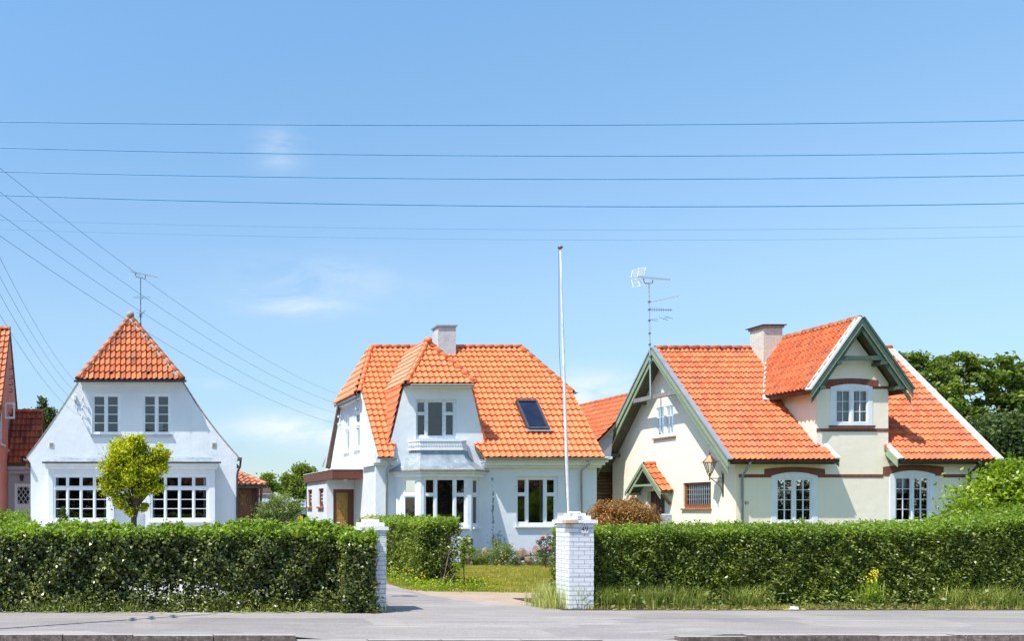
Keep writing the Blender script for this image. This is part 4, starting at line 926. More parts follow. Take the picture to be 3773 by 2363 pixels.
    m = MB(); m.beam(V(22.36, 28.45, 5.6), V(22.36, 30.4, 5.6), .08, .12); m.build('dormer_eaves_board', M['brown_wood'], t); m = MB(); m.beam(V(25.4, 28.45, 5.6), V(25.4, 30.4, 5.6), .08, .12); m.build('dormer_eaves_board', M['brown_wood'], t)
    # white lead valley
    m = MB(); a0, a1 = P(22.2, 5.55), P(23.72, zr - .1); nrm = V(0, -s_, 1).normalized()
    m.hexa([a0 + nrm * .05 + V(-.13, 0, -.05), a0 + nrm * .05 + V(.1, 0, -.1), a1 + nrm * .05 + V(.1, 0, 0), a1 + nrm * .05 + V(-.13, 0, 0), a0 + nrm * .14 + V(-.13, 0, -.05), a0 + nrm * .17 + V(.1, 0, -.1), a1 + nrm * .17 + V(.1, 0, 0), a1 + nrm * .14 + V(-.13, 0, 0)])
    m.build('valley_lead', M['white_metal'], t)
    # green barge boards on the left gable
    n = V(-1, 0, 0); upv = V(0, 0, 1)
    for (lo, hi) in ((V(xb, e - .06, ze - .03), V(xb, yr, zr + .03)), (V(xb, yb + .06, ze - .03), V(xb, yr, zr + .03))):
        sg = 1 if lo.y < yr else -1
        barge(t, M['green_wood'], 'barge_board', lo, hi, n, upv, .20, .035, .03, -.02)
        barge(t, M['green_wood'], 'barge_board', lo + V(0, sg * .05, 0), hi, n, upv, .17, .03, -.012, -.235)
        barge(t, M['green_dark'], 'barge_moulding', lo, hi, n, upv, .028, .03, -.004, -.212)
        m = MB(); d_ = (hi - lo).normalized(); nu = V(0, -d_.z, d_.y) if d_.y > 0 else V(0, d_.z, -d_.y); nu = nu if nu.z > 0 else -nu
        q = lambda p, i, j: p + V(i, 0, 0) + nu * j
        m.hexa([q(lo, -.085, .03), q(lo, .075, .03), q(hi, .075, .03), q(hi, -.085, .03), q(lo, -.085, .085), q(lo, .075, .085), q(hi, .075, .085), q(hi, -.085, .085)])
        m.build('verge_cap', M['cap_metal'], t)
        # rafters under the overhang
    m = MB()
    for y in (e + .9, yr - 1.35, yr + 1.35, yb - .9):
        z = ze + (y - e) * s_ - .38 if y < yr else ze + (yb - y) * s_ - .38; m.box(xb + .02, x0, y - .07, y + .07, z - .07, z + .07)
    m.build('purlin_end', M['green_dark'], t)
    m = MB(); m.box(xb + .0, xb + .13, 30.9, 33.8, 5.87, 6.02); m.build('collar_beam', M['grey_beam'], t)
    # dormer barge boards: white cap outside, dark green boards inside
    for sg in (-1, 1):
        lo, hi = V(xc + sg * 1.66, fY, ez - .07), V(xc, fY, rz + .04); d_ = (hi - lo).normalized(); nu = V(-d_.z, 0, d_.x); nu = nu if nu.z > 0 else -nu; n = V(0, -1, 0)
        barge(t, M['green_dark'], 'barge_board', lo, hi, n, upv, .22, .04, .02, -.0)
        barge(t, M['green_dark'], 'barge_board', lo + V(-sg * .04, 0, 0), hi, n, upv, .18, .03, -.015, -.235)
        barge(t, M['green_wood'], 'barge_moulding', lo, hi, n, upv, .03, .035, .03, -.205)
        m = MB(); q = lambda p, i, j: p + V(0, i, 0) + nu * j
        m.hexa([q(lo, -.07, .02), q(hi, -.07, .02), q(hi, .14, .02), q(lo, .14, .02), q(lo, -.07, .085), q(hi, -.07, .085), q(hi, .14, .085), q(lo, .14, .085)]); m.build('verge_cap', M['white_metal'] if sg < 0 else M['green_dark'], t)
    m = MB(); m.box(xc - .82, xc + .82, fY - .01, fY + .09, 6.62, 6.76); m.build('collar_beam', M['green_dark'], t)
    m = MB()
    for (dx, z) in ((-1.28, 5.72), (1.28, 5.72), (-.74, 6.53), (.74, 6.53)): m.box(xc + dx - .09, xc + dx + .09, fY - .05, Y0 - .003, z - .055, z + .055)
    m.build('purlin_end', M['green_dark'], t)
    # right verge, small verges beside the dormer
    lo, hi = P(xR, ze) + V(0, -.05, -.02), P(xR, zr)
    nu = V(0, -s_, 1).normalized()
    m = MB(); q = lambda p, i, j: p + V(i, 0, 0) + nu * j
    m.hexa([q(lo, -.14, .02), q(lo, .06, .02), q(hi, .06, .02), q(hi, -.14, .02), q(lo, -.14, .09), q(lo, .06, .09), q(hi, .06, .09), q(hi, -.14, .09)]); m.build('verge_cap', M['white_metal'], t)
    barge(t, M['white_metal'], 'barge_board', lo, hi, V(1, 0, 0), upv, .2, .04, -.01, .03)
    for x, mt in ((23.02, 'white_metal'), (25.06, 'white_metal')):
        lo, hi = P(x, ze) + V(0, -.06, 0), P(x, 3.84); m = MB(); m.hexa([q(lo, -.07, .03), q(lo, .07, .03), q(hi, .07, .03), q(hi, -.07, .03), q(lo, -.07, .1), q(lo, .07, .1), q(hi, .07, .1), q(hi, -.07, .1)]); m.build('verge_cap', M[mt], t)
        barge(t, M['green_wood'], 'barge_board', lo + V(.05 if x < 24 else -.05, 0, 0), hi + V(.05 if x < 24 else -.05, 0, 0), V(-1 if x > 24 else 1, 0, 0), upv, .26, .03, .0, .03)
    # gutters and downpipes
    m = MB(); gutter(m, V(xb + .1, 28.23, ze - .01), V(23.06, 28.23, ze - .01), .065); m.build('gutter', M['dark_gutter'], t); m = MB(); gutter(m, V(25.1, 28.23, ze - .01), V(xR + .05, 28.23, ze - .01), .065); m.build('gutter', M['dark_gutter'], t)
    m = MB(); m.box(xb + .1, 23.0, 28.3, 28.36, ze - .14, ze - .02); m.build('eaves_board', M['dark_gutter'], t); m = MB(); m.box(25.1, xR, 28.3, 28.36, ze - .14, ze - .02); m.build('eaves_board', M['dark_gutter'], t)
    m = MB(); m.box(x0 - .2, 23.0, 28.36, 28.698, ze - .06, ze - .04); m.box(25.1, x1 + .2, 28.36, 28.698, ze - .06, ze - .04); m.build('eaves_soffit', M['soffit'], t)
    m = MB(); m.tube([V(X(2764, 28.23), 28.23, ze - .05), V(X(2762, 28.25), 28.26, 3.2), V(X(2733, 28.6), 28.58, 2.82), V(X(2733, 28.6), 28.58, 0)], .042, 8); m.build('downpipe', M['cap_metal'], t, smooth=True)
    m = MB(); m.tube([V(X(3611, 28.23), 28.23, ze - .05), V(X(3611, 28.25), 28.26, 3.22), V(X(3570, 28.6), 28.58, 2.9), V(X(3568, 28.6), 28.58, 0)], .045, 8); m.build('downpipe', M['black_gutter'], t, smooth=True)
    # chimney
    m = MB(); m.box(23.1, 23.78, 31.6, 32.3, 7.0, 8.36); ch = m.build('chimney', M['chim_brick'], t)
    m = MB(); m.box(23.06, 23.82, 31.56, 32.34, 8.362, 8.44); m.build('chimney_collar', M['mortar'], ch); m = MB(); m.box(23.0, 23.87, 31.5, 32.4, 8.442, 8.475); m.build('chimney_cap', M['black_gutter'], ch)
    # house number on the wall, dark digits
    text_part('house_number', '51', .15, V(X(2752, 28.69), 28.69, v(1855)), M['black'], t)
    # canopy over the side door
    xcn = 19.59; yc = 33.1; ea, eb = 32.0, 34.2; cz, rz2 = 2.43, 3.43
    for (ya, sd) in ((ea, 1), (eb, -1)):
        a = V(xcn, ya, cz); tile_roof('canopy_roof', M['tile4' if sd < 0 else 'tile3'], t, [[a, V(x0 - .01, ya, cz), V(x0 - .01, yc, rz2), V(xcn, yc, rz2)]], a, (1, 0, 0), .2, .33, M['soffit'], seed=31, amp=1.2)
        lo, hi = V(xcn, ya - sd * .04, cz - .03), V(xcn, yc, rz2 + .06)
        barge(t, M['green_wood'], 'canopy_board', lo, hi, V(-1, 0, 0), upv, .15, .04, .01, .03); barge(t, M['green_wood'], 'canopy_board', lo + V(0, sd * .06, 0), hi, V(-1, 0, 0), upv, .13, .03, -.02, -.135)
    ridge('ridge_tiles', M['tile3'], t, V(x0 - .02, yc, rz2 + .05), V(xcn + .02, yc, rz2 + .05), .09, .3)
    m = MB(); m.box(xcn - .02, xcn + .04, yc - .62, yc + .62, 2.62, 2.70); m.box(xcn, x0 - .01, ea + .1, ea + .2, 2.3, 2.4); m.box(xcn, x0 - .01, eb - .2, eb - .1, 2.3, 2.4); m.build('canopy_beam', M['green_wood'], t)
    m = MB(); m.poly([V(xcn + .3, yc - .75, 2.7), V(xcn + .3, yc + .75, 2.7), V(xcn + .3, yc, 3.3)]); m.build('canopy_back', M['soffit'], t)
    m = MB(); m.beam(V(x0 - .02, ea + .15, 1.95), V(x0 - .3, ea + .15, 2.3), .07, .07, (0, 1, 0)); m.beam(V(x0 - .02, eb - .15, 1.95), V(x0 - .3, eb - .15, 2.3), .07, .07, (0, 1, 0)); m.build('canopy_bracket', M['brown_wood'], t)
    return t
house_three()

def rear_wing():
    t = thing('rear_outbuilding', (20, 38, 0), 'outbuilding with long orange tile slope and log cladding between the white and the cream house', 'outbuilding')
    xr, zr = 20.64, 6.42; xe, ze = 17.7, 3.35; ya, yb = 34.7, 46
    tile_roof('roof', M['tile3'], t, [[V(xe, ya, ze), V(xe, yb, ze), V(xr, yb, zr), V(xr, ya, zr)]], V(xe, ya, ze), (0, 1, 0), .172, .302, M['soffit'], seed=41, amp=2.0)
    tile_roof('roof', M['tile3'], t, [[V(2 * xr - xe, ya, ze), V(2 * xr - xe, yb, ze), V(xr, yb, zr), V(xr, ya, zr)]], V(2 * xr - xe, ya, ze), (0, 1, 0), .172, .302, M['soffit'], seed=42)
    ridge('ridge_tiles', M['tile3'], t, V(xr, yb, zr + .04), V(xr, ya, zr + .04), .1, .4)
    pl = Pl((0, 36.8, 0), (1, 0, 0), (0, 1, 0)); m = MB(); m.plate(pl, [(17.9, 1.9), (23.3, 1.9), (23.3, 3.5), (xr, 6.1), (17.9, 3.4)], [], 0, .1); m.box(17.9, 18.0, 36.9, 46, 0, 3.4); m.box(23.2, 23.3, 36.9, 46, 0, 3.4)
    m.build('wall', M['log'], t)
    m = MB(); 
    for i in range(11): m.tube([V(17.9, 36.78, 2.0 + i * .14), V(20.9, 36.78, 2.0 + i * .14)], .068, 8)
    m.build('log_cladding', M['log'], t)
    m = MB(); m.box(20.42, 20.52, 36.62, 36.7, 0, 3.4); m.box(19.0, 20.9, 36.55, 36.72, 3.3, 3.45); m.build('door_post', M['log'], t)
    m = MB(); m.box(17.9, 21.5, 36.5, 36.66, 0, 1.95); m.build('low_wall', M['plaster3'], t)
    m = MB(); a = at(2205, 1662, 36.4); b = at(2262, 1575, 36.4); m.hexa([at(2150, 1690, 34.8), at(2250, 1690, 34.8), at(2250, 1690, 34.85), at(2150, 1690, 34.85), at(2218, 1618, 34.8), at(2262, 1575, 34.8), at(2262, 1575, 34.85), at(2218, 1618, 34.85)]); m.build('lead_apron', M['cap_metal'], t)
rear_wing()

def pink_house():
    X0 = -4.95; t = thing('pink_house', (-9, 36, 0), 'pink rendered house with steep orange roof at the far left edge', 'house')
    yr, zr = 36.0, 9.2; sl = 1.39; ze = 3.4; yf = yr - (zr - ze) / sl; yb = yr + (zr - ze) / sl
    pl = Pl((X0, 0, 0), (0, 1, 0), (-1, 0, 0))
    Wn = [(33.0, 34.3, 3.75, 5.2), (37.2, 37.75, 3.7, 5.9)]
    W2 = [rect(33.2, 34.4, 4.3, 5.8), rect(35.6, 36.8, 4.2, 5.75)]
    wall('gable_wall', t, pl, [(yf + .3, 0), (yb, 0), (yb, ze), (yr, zr - .1), (yf + .3, ze + .3)], W2, M['pink_plaster'])
    for w_ in ((33.2, 34.4, 4.3, 5.8), (35.6, 36.8, 4.2, 5.75)): window(t, pl, *w_, [(.06, .47, .04, .95, 1, 3), (.53, .94, .04, .95, 1, 3)], wood='old_white_wood', sash=.05, d=.08, room=.7, sill=.08)
    m = MB(); m.plate(Pl((0, 34.5, 0), (1, 0, 0), (0, 1, 0)), rect(X0 + .01, X0 + .42, 5.35, 6.0), [rect(X0 + .08, X0 + .35, 5.43, 5.92)], 0, .05); m.build('open_casement', M['old_white_wood'], t)
    fp = Pl((0, yf + .3, 0), (1, 0, 0), (0, 1, 0)); wall('front_wall', t, fp, rect(-14, X0, 0, ze + .2), [], M['pink_plaster'])
    e = yf - .05; sy = (zr - ze) / (yr - e)
    tile_roof('roof', M['tile1'], t, [[V(-14, e, ze), V(X0 + .04, e, ze), V(X0 + .04, yr, zr), V(-14, yr, zr)]], V(X0 + .04, e, ze), (1, 0, 0), .19, .34, M['soffit'], seed=51, amp=1.2)
    tile_roof('roof', M['tile1'], t, [[V(-14, yb + .3, ze), V(X0 + .04, yb + .3, ze), V(X0 + .04, yr, zr), V(-14, yr, zr)]], V(X0 + .04, yb + .3, ze), (1, 0, 0), .19, .34, M['soffit'], seed=52)
    ridge('ridge_tiles', M['tile1'], t, V(-14, yr, zr + .05), V(X0 + .04, yr, zr + .05), .1, .38)
    # iron wall anchors and insulators seen high on the gable
    for i, (y, z) in enumerate(((35.9, 7.55), (35.9, 7.15), (35.9, 6.9), (35.9, 6.6))):
        m = MB(); c = V(X0, y, z); m.tube([c, c + V(.14, 0, 0), c + V(.14, 0, .09), c + V(.06, 0, .12)], .018, 6); b_ = m.build('insulator_bracket', M['iron'], t)
    # linking building between the pink and the white house
    l = thing('link_building', (-4.2, 35.5, 0), 'low grey building with shaded orange roof between the pink house and the white gable house', 'outbuilding')
    yl = 35.5; lp = Pl((0, yl, 0), (1, 0, 0), (0, 1, 0)); xa, xb_ = X0 + .01, X(170, 35.5)
    dx = (X(54, yl), X(118, yl), 0.02, Z(1783, yl)); wall('front_wall', l, lp, rect(xa, xb_, 0, 3.7), [rect(*dx)], M['grey_plaster'])
    m = MB(); m.box(xb_ - .2, xb_, yl + .2, 39, 0, 3.7); m.build('side_wall', M['pink_plaster'], l)
    m = MB(); m.plate(lp, rect(*dx), [rect(X(64, yl), X(107, yl), Z(1858, yl), Z(1795, yl))], .02, .08); d_ = m.build('white_door', M['white_wood'], l)
    m = MB(); m.pbox(lp, X(64, yl), X(107, yl), Z(1858, yl), Z(1795, yl), .06, .062); m.build('pane', M['room'], d_)
    m = MB(); xa2, xb2, za, zb = X(64, yl), X(107, yl), Z(1858, yl), Z(1795, yl); ww, hh = xb2 - xa2, zb - za
    def clipl(x, z, dx_, dz_):
        ts = [(xa2 - x) / dx_, (xb2 - x) / dx_]; tz = [(za - z) / dz_, (zb - z) / dz_]; t0 = max(min(ts), min(tz)); t1 = min(max(ts), max(tz)); return (t0, t1) if t1 > t0 + .02 else None
    for sg in (-1, 1):
        for i in range(-3, 4):
            cxm = (xa2 + xb2) / 2 + i * ww / 2.6; r_ = clipl(cxm, (za + zb) / 2, sg * ww / 2.6, hh / 2.6)
            if r_: m.beam(V(cxm + sg * ww / 2.6 * r_[0], yl + .045, (za + zb) / 2 + hh / 2.6 * r_[0]), V(cxm + sg * ww / 2.6 * r_[1], yl + .045, (za + zb) / 2 + hh / 2.6 * r_[1]), .02, .02, (0, 1, 0))
    m.build('lattice', M['white_wood'], d_)
    m = MB(); m.box(xa, xb_ + .1, yl - .18, yl - .003, 3.36, 3.5); m.box(xa, xb_ + .06, yl - .1, yl - .003, 3.2, 3.358); m.build('cornice', M['grey_plaster'], l)
    e = yl - .25; ze2, zr2 = 3.62, 5.85; yr2 = e + (zr2 - ze2) / 1.43; xe = X(160, yr2)
    tile_roof('roof', M['tile5'], l, [[V(xa, e, ze2), V(xe, e, ze2), V(xe, yr2, zr2), V(xa, yr2, zr2)]], V(xe, e, ze2), (1, 0, 0), .2, .34, M['soffit'], seed=53, amp=1.2)
    tile_roof('roof', M['tile5'], l, [[V(xa, 2 * yr2 - e, ze2), V(xe, 2 * yr2 - e, ze2), V(xe, yr2, zr2), V(xa, yr2, zr2)]], V(xe, 2 * yr2 - e, ze2), (1, 0, 0), .2, .34, M['soffit'], seed=54)
    gp_ = Pl((xe - .06, 0, 0), (0, 1, 0), (-1, 0, 0)); wall('gable_end', l, gp_, [(e + .1, 3.55), (2 * yr2 - e - .1, 3.55), (yr2, zr2 - .12)], [], M['pink_plaster'])
    ridge('ridge_tiles', M['tile1'], l, V(xa, yr2, zr2 + .05), V(xe, yr2, zr2 + .05), .1, .38)
    m = MB(); c = at(80, 1762, yl - .12); m.tube([c + V(0, 0, -.13), c + V(0, 0, .04)], [.05, .09], 6); m.tube([c + V(0, 0, .04), c + V(0, 0, .14)], [.12, .02], 6); m.box(c.x - .02, c.x + .02, c.y, yl, c.z + .1, c.z + .13)
    tag(m.build('wall_lantern', M['iron'], None), 'small black wall lantern above the white lattice door', 'lantern')
pink_house()

def white_hall():
    t = thing('white_hall', (13, 74, 0), 'long low white building seen between the two white houses behind the fruit tree', 'building')
    pl = Pl((0, 72, 0), (1, 0, 0), (0, 1, 0)); wall('wall', t, pl, rect(9.0, 18, 0, 2.0), [rect(14.2, 15.2, .5, 1.4), rect(10.6, 11.8, .5, 1.4)], M['plaster2'])
    for w_ in ((14.2, 15.2, .5, 1.4), (10.6, 11.8, .5, 1.4)): window(t, pl, *w_, [(.06, .94, .05, .95, 2, 2)], room=.6, sill=0)
    m = MB(); m.hexa([V(8.8, 71.7, 1.98), V(18.2, 71.7, 1.98), V(18.2, 78, 1.98), V(8.8, 78, 1.98), V(8.8, 74, 2.7), V(18.2, 74, 2.55), V(18.2, 76, 2.55), V(8.8, 76, 2.7)]); m.build('sheet_roof', M['lead'], t)
    m = MB(); m.box(8.8, 18.2, 71.6, 71.72, 1.9, 2.02); m.build('fascia', M['white_wood'], t)
    t2 = thing('dark_shed', (11.5, 80, 0), 'small dark-roofed shed beyond the white hall, right of the brown porch', 'shed')
    m = MB(); m.box(9.2, 13.2, 80, 84, 0, 3.2); m.build('wall', M['grey_plaster'], t2); m = MB(); m.hexa([V(9, 79.8, 3.0), V(13.6, 79.8, 3.0), V(13.6, 84, 3.0), V(9, 84, 3.0), V(9.6, 81, 3.9), V(12.9, 81, 3.8), V(12.9, 83, 3.8), V(9.6, 83, 3.9)]); m.build('roof', M['dark_gutter'], t2)
    m = MB(); c = at(1105, 1922, 46); m.box(c.x - .16, c.x + .16, 46, 46.05, c.z - .27, c.z + .27); m.box(c.x - .03, c.x + .03, 46.05, 46.1, 0, c.z)
    s = thing('yellow_sign', (c.x, 46, 0), 'small yellow sign standing in front of the white hall', 'sign'); m.build('sign_plate', M['yellow'], s)
    m = MB(); m.box(c.x - .09, c.x + .09, 45.99, 45.998, c.z - .05, c.z - .02); m.box(c.x - .09, c.x + .09, 45.99, 45.998, c.z + .05, c.z + .08); m.build('lettering', M['mortar'], s)
    f = thing('far_flagpole', (X(1203, 60), 60, 0), 'thin distant white flagpole with a narrow pennant above the flat porch roof', 'flagpole')
    x = X(1203, 60); m = MB(); m.tube([V(x, 60, 0), V(x, 60, Z(1675, 60))], [.06, .03], 6); m.build('pole', M['ceramic'], f)
    m = MB(); m.hexa([V(x - .05, 60, Z(1685, 60)), V(x - .02, 60, Z(1685, 60)), V(x - .02, 60.03, Z(1685, 60)), V(x - .05, 60.03, Z(1685, 60))] + [V(X(1186, 60), 60, Z(1722, 60)), V(X(1186, 60) + .1, 60, Z(1722, 60)), V(X(1186, 60) + .1, 60.03, Z(1722, 60)), V(X(1186, 60), 60.03, Z(1722, 60))]); m.build('pennant', M['greymetal'], f)
white_hall()
#--FITTINGS

# ================================================================== foliage helpers
def quads_mesh(name, Q, mat, parent=None):
    """Q: (n,4,3) array of quads -> one mesh, every quad an island"""
    n = len(Q); me = bpy.data.meshes.new(name)
    me.vertices.add(n * 4); me.vertices.foreach_set('co', np.ascontiguousarray(Q, dtype=np.float32).ravel())
    me.loops.add(n * 4); me.loops.foreach_set('vertex_index', np.arange(n * 4, dtype=np.int32))
    me.polygons.add(n); me.polygons.foreach_set('loop_start', np.arange(0, n * 4, 4, dtype=np.int32))
    me.update(calc_edges=True); me.materials.append(mat)
    o = bpy.data.objects.new(name, me); C.objects.link(o)
    if parent is not None: o.parent = parent; o.location = -WL[parent.name]
    WL[o.name] = Vector((0, 0, 0)); return o
def nrm(a): return a / np.maximum(np.linalg.norm(a, axis=1, keepdims=True), 1e-9)
def leafq(Cn, Nn, L, asp, rng, bias=.8, droop=0.0):
    """folded diamond leaves at centres Cn, facing roughly along Nn"""
    n = len(Cn); N = nrm(Nn * bias + rng.normal(size=(n, 3))); t = nrm(np.cross(N, rng.normal(size=(n, 3)))); t[:, 2] -= droop; t = nrm(t); b = nrm(np.cross(N, t))
    Ls = L * rng.uniform(.6, 1.35, (n, 1)); W = Ls * asp; fold = N * W * .35
    return np.stack([Cn - t * Ls / 2, Cn + b * W / 2 + fold - t * Ls * .06, Cn + t * Ls / 2 + N * Ls * -.08, Cn - b * W / 2 + fold - t * Ls * .06], 1)
def wob(P, s=1.0, seed=0):
    """smooth pseudo noise in about -1..1"""
    x, y, z = P[:, 0] * s, P[:, 1] * s, P[:, 2] * s; k = seed * 1.7
    return (np.sin(2.1 * x + 1.3 * y + k) * np.cos(1.7 * z + .9 * x + k) + .6 * np.sin(4.7 * x - 3.1 * z + 2.2 * y + 2 * k) + .4 * np.sin(9.1 * z + 7.3 * x + 5.1 * y + 3 * k) + .3 * np.sin(17 * x + 15 * z + k)) / 1.7
def hedge(name, x0, x1, y0, y1, top, mat, topmat, n, L, asp, seed, label, faces='ftlr', thin=None, parent_loc=None, shell=.32, bulge=.08, stems=None, toprough=.05, sprigs=0, cat='hedge', topfn=None, group=None):
    """clipped hedge: a deep shell of leaves over a framework of stems"""
    rng = np.random.default_rng(seed); t = thing(name, ((x0 + x1) / 2, (y0 + y1) / 2, 0), label, cat, group)
    area = {'f': (x1 - x0) * top, 'b': (x1 - x0) * top, 't': (x1 - x0) * (y1 - y0), 'l': (y1 - y0) * top, 'r': (y1 - y0) * top}; tot = sum(area[f] for f in faces); Qs = []; Qt = []
    for f in faces:
        m = int(n * area[f] / tot); a = rng.random(m); b = rng.random(m); dp = rng.random(m) ** 1.6 * shell
        if f in 'fb':
            P = np.stack([x0 + (x1 - x0) * a, np.full(m, y0 if f == 'f' else y1), b * top], 1); N = np.tile([0, -1.0 if f == 'f' else 1, .45], (m, 1)); dr = np.array([0, 1.0 if f == 'f' else -1, 0])
        elif f == 't':
            P = np.stack([x0 + (x1 - x0) * a, y0 + (y1 - y0) * b, np.full(m, top)], 1); N = np.tile([0, -.15, 1.0], (m, 1)); dr = np.array([0, 0, -1.0]); dp = dp * .6
        else:
            P = np.stack([np.full(m, x0 if f == 'l' else x1), y0 + (y1 - y0) * a, b * top], 1); N = np.tile([-1.0 if f == 'l' else 1, 0, .45], (m, 1)); dr = np.array([1.0 if f == 'l' else -1, 0, 0])
        wv = wob(P, 1.6, seed) * bulge + wob(P, 5, seed + 3) * bulge * .5
        P = P - dr * wv[:, None] + dr * dp[:, None]; P += rng.normal(size=P.shape) * .02
        if topfn is not None:
            tf = topfn(P[:, 0]); P[:, 2] *= tf / top
        if f == 't': P[:, 2] += rng.normal(size=m) * toprough * .5
        keep = np.ones(m, bool)
        if thin is not None and f != 't': keep &= rng.random(m) < thin(P)
        # clumpy: drop leaves in the hollows between shoots
        keep &= (wob(P, 6.5, seed + 9) + rng.normal(size=m) * .45) > -.75
        P, N = P[keep], N[keep]
        fresh = (P[:, 2] > (top if topfn is None else topfn(P[:, 0])) - .14 + rng.normal(size=len(P)) * .06) if f != 'b' else np.zeros(len(P), bool)
        fresh |= (wob(P, 3.0, seed + 20) > .95) & (rng.random(len(P)) < .5)
        Qs.append(leafq(P[~fresh], N[~fresh], L, asp, rng, .9)); Qt.append(leafq(P[fresh], N[fresh], L, asp, rng, .7))
    kc = n // 7; P = np.stack([rng.uniform(x0 + .12, x1 - .05, kc), rng.uniform(y0 + .18, y1 - .12, kc), rng.random(kc) ** .8 * top * .94], 1)
    if thin is not None: P = P[rng.random(kc) < np.clip(thin(P) * 1.1 - .1, 0, 1)]
    if topfn is not None: P[:, 2] *= topfn(P[:, 0]) / top
    Qs.append(leafq(P, np.tile([0, -.3, .5], (len(P), 1)), L * 1.7, asp, rng, .6))
    if sprigs:
        for i in range(sprigs):
            c = np.array([rng.uniform(x0, x1), rng.uniform(y0, y1), 0.0]); c[2] = (top if topfn is None else topfn(c[:1])[0]); hgt = rng.uniform(.04, .16); k = int(hgt * 110)
            z = rng.random((k, 1)) * hgt; P = c + np.hstack([rng.normal(size=(k, 2)) * .012 + z * rng.normal(size=2) * .3, z]); Qt.append(leafq(P, np.tile([0, -.4, .6], (k, 1)), L * .85, asp, rng, .5))
    quads_mesh('foliage', np.concatenate(Qs), mat, t); quads_mesh('fresh_shoots', np.concatenate(Qt), topmat, t)
    mb = MB(); rr = random.Random(seed); k = stems or int(max(x1 - x0, y1 - y0) * 4)
    for i in range(k):
        x = x0 + (x1 - x0) * (i + rr.uniform(.1, .9)) / k if x1 - x0 > y1 - y0 else rr.uniform(x0 + .2, x1 - .2); y = (y0 + y1) / 2 + rr.uniform(-.15, .1) * (y1 - y0) if x1 - x0 > y1 - y0 else y0 + (y1 - y0) * (i + .5) / k
        b0 = V(x, y, 0); h1 = rr.uniform(.3, .5) * top; r0 = rr.uniform(.018, .04); f1 = b0 + V(rr.uniform(-.06, .06), rr.uniform(-.05, .05), h1); mb.tube([b0, b0.lerp(f1, .5) + V(rr.uniform(-.02, .02), 0, 0), f1], [r0, r0 * .85, r0 * .75], 6)
        for j in range(rr.randint(3, 5)):
            e_ = f1 + V(rr.uniform(-.35, .35), rr.uniform(-.3, .3), rr.uniform(.3, .55) * top); mb.tube([f1, f1.lerp(e_, .5) + V(rr.uniform(-.05, .05), 0, .03), e_], [r0 * .6, r0 * .4, .005], 5)
    mb.build('branches', M['bark'], t); return t

def tree(name, base, blobs, n, L, asp, mat, seed, label, trunk_r=.1, group=None, cat='tree', clump=.28, limbs=9, hollow=.35, droop=0.0, parts=('crown', 'trunk'), fill=.45, nclump=14, bark='bark', lean=None):
    """tree or bush: tapered trunk, limbs, and a crown of leaf clumps over the blobs (centre, (rx,ry,rz))"""
    rng = np.random.default_rng(seed); t = thing(name, base, label, cat, group); base = Vector(base)
    vol = np.array([b[1][0] * b[1][1] * b[1][2] for b in blobs]) ** (2 / 3); vol = vol / vol.sum(); Qs = []; tips = []
    for (c, r), w_ in zip(blobs, vol):
        m = int(n * w_); k = max(5, int(nclump * (1 + w_ * 3))); r = np.array(r); c = np.array(c)
        d = nrm(rng.normal(size=(k, 3))); rad = rng.uniform(hollow, 1.0, (k, 1)) ** .5; cc = c + d * rad * r
        tips += [Vector(p) for p in cc[:max(2, k // 5)]]
        idx = rng.integers(0, k, m); sz = rng.uniform(.6, 1.35, k)[idx][:, None]
        off = rng.normal(size=(m, 3)) * clump * r.mean() * sz * np.array([1, 1, .62]); P = cc[idx] + off; N = nrm(off + d[idx] * .5 * r.mean() * clump + np.array([0, 0, .35 * r.mean() * clump]))
        Qs.append(leafq(P, N, L, asp, rng, 1.0, droop))
    Q = np.concatenate(Qs); Q = Q[Q[:, :, 2].min(axis=1) > .02]
    quads_mesh(parts[0], Q, mat, t)
    mb = MB(); rr = random.Random(seed); cen = Vector(np.average(np.array([b[0] for b in blobs]), axis=0, weights=vol)); lowz = min(b[0][2] - b[1][2] for b in blobs)
    fork = V(base.x + (cen.x - base.x) * .5, base.y + (cen.y - base.y) * .5, max(base.z + .15, min(cen.z, lowz + (cen.z - lowz) * .45)))
    mb.tube([base - V(0, 0, .05), base.lerp(fork, .35) + V(rr.uniform(-.3, .3) * trunk_r, 0, 0), base.lerp(fork, .7) + V(rr.uniform(-.6, .6) * trunk_r, 0, 0), fork], [trunk_r * 1.35, trunk_r, trunk_r * .88, trunk_r * .75], 10)
    rr.shuffle(tips)
    for e_ in tips[:limbs]:
        mid = fork.lerp(e_, .5) + V(rr.uniform(-.1, .1), rr.uniform(-.1, .1), rr.uniform(0, .12)) * (e_ - fork).length; s0 = base.lerp(fork, rr.uniform(.75, 1.0))
        mb.tube([s0, s0.lerp(mid, .5), mid, e_], [trunk_r * .6, trunk_r * .45, trunk_r * .28, trunk_r * .08], 6)
        for q in range(2):
            e2 = mid + V(rr.uniform(-1, 1), rr.uniform(-1, 1), rr.uniform(0, 1)) * (e_ - mid).length * .7; mb.tube([mid, mid.lerp(e2, .5) + V(0, 0, .02), e2], [trunk_r * .22, trunk_r * .14, trunk_r * .04], 5)
    mb.build(parts[1], M[bark], t, smooth=True); return t
def B(px, py, D, rx, ry, dy=None):
    """crown blob from its place in the photo (px) at distance D"""
    k = D / F; return (tuple(at(px, py, D)), (rx * k, (dy if dy else (rx + ry) / 2) * k, ry * k))
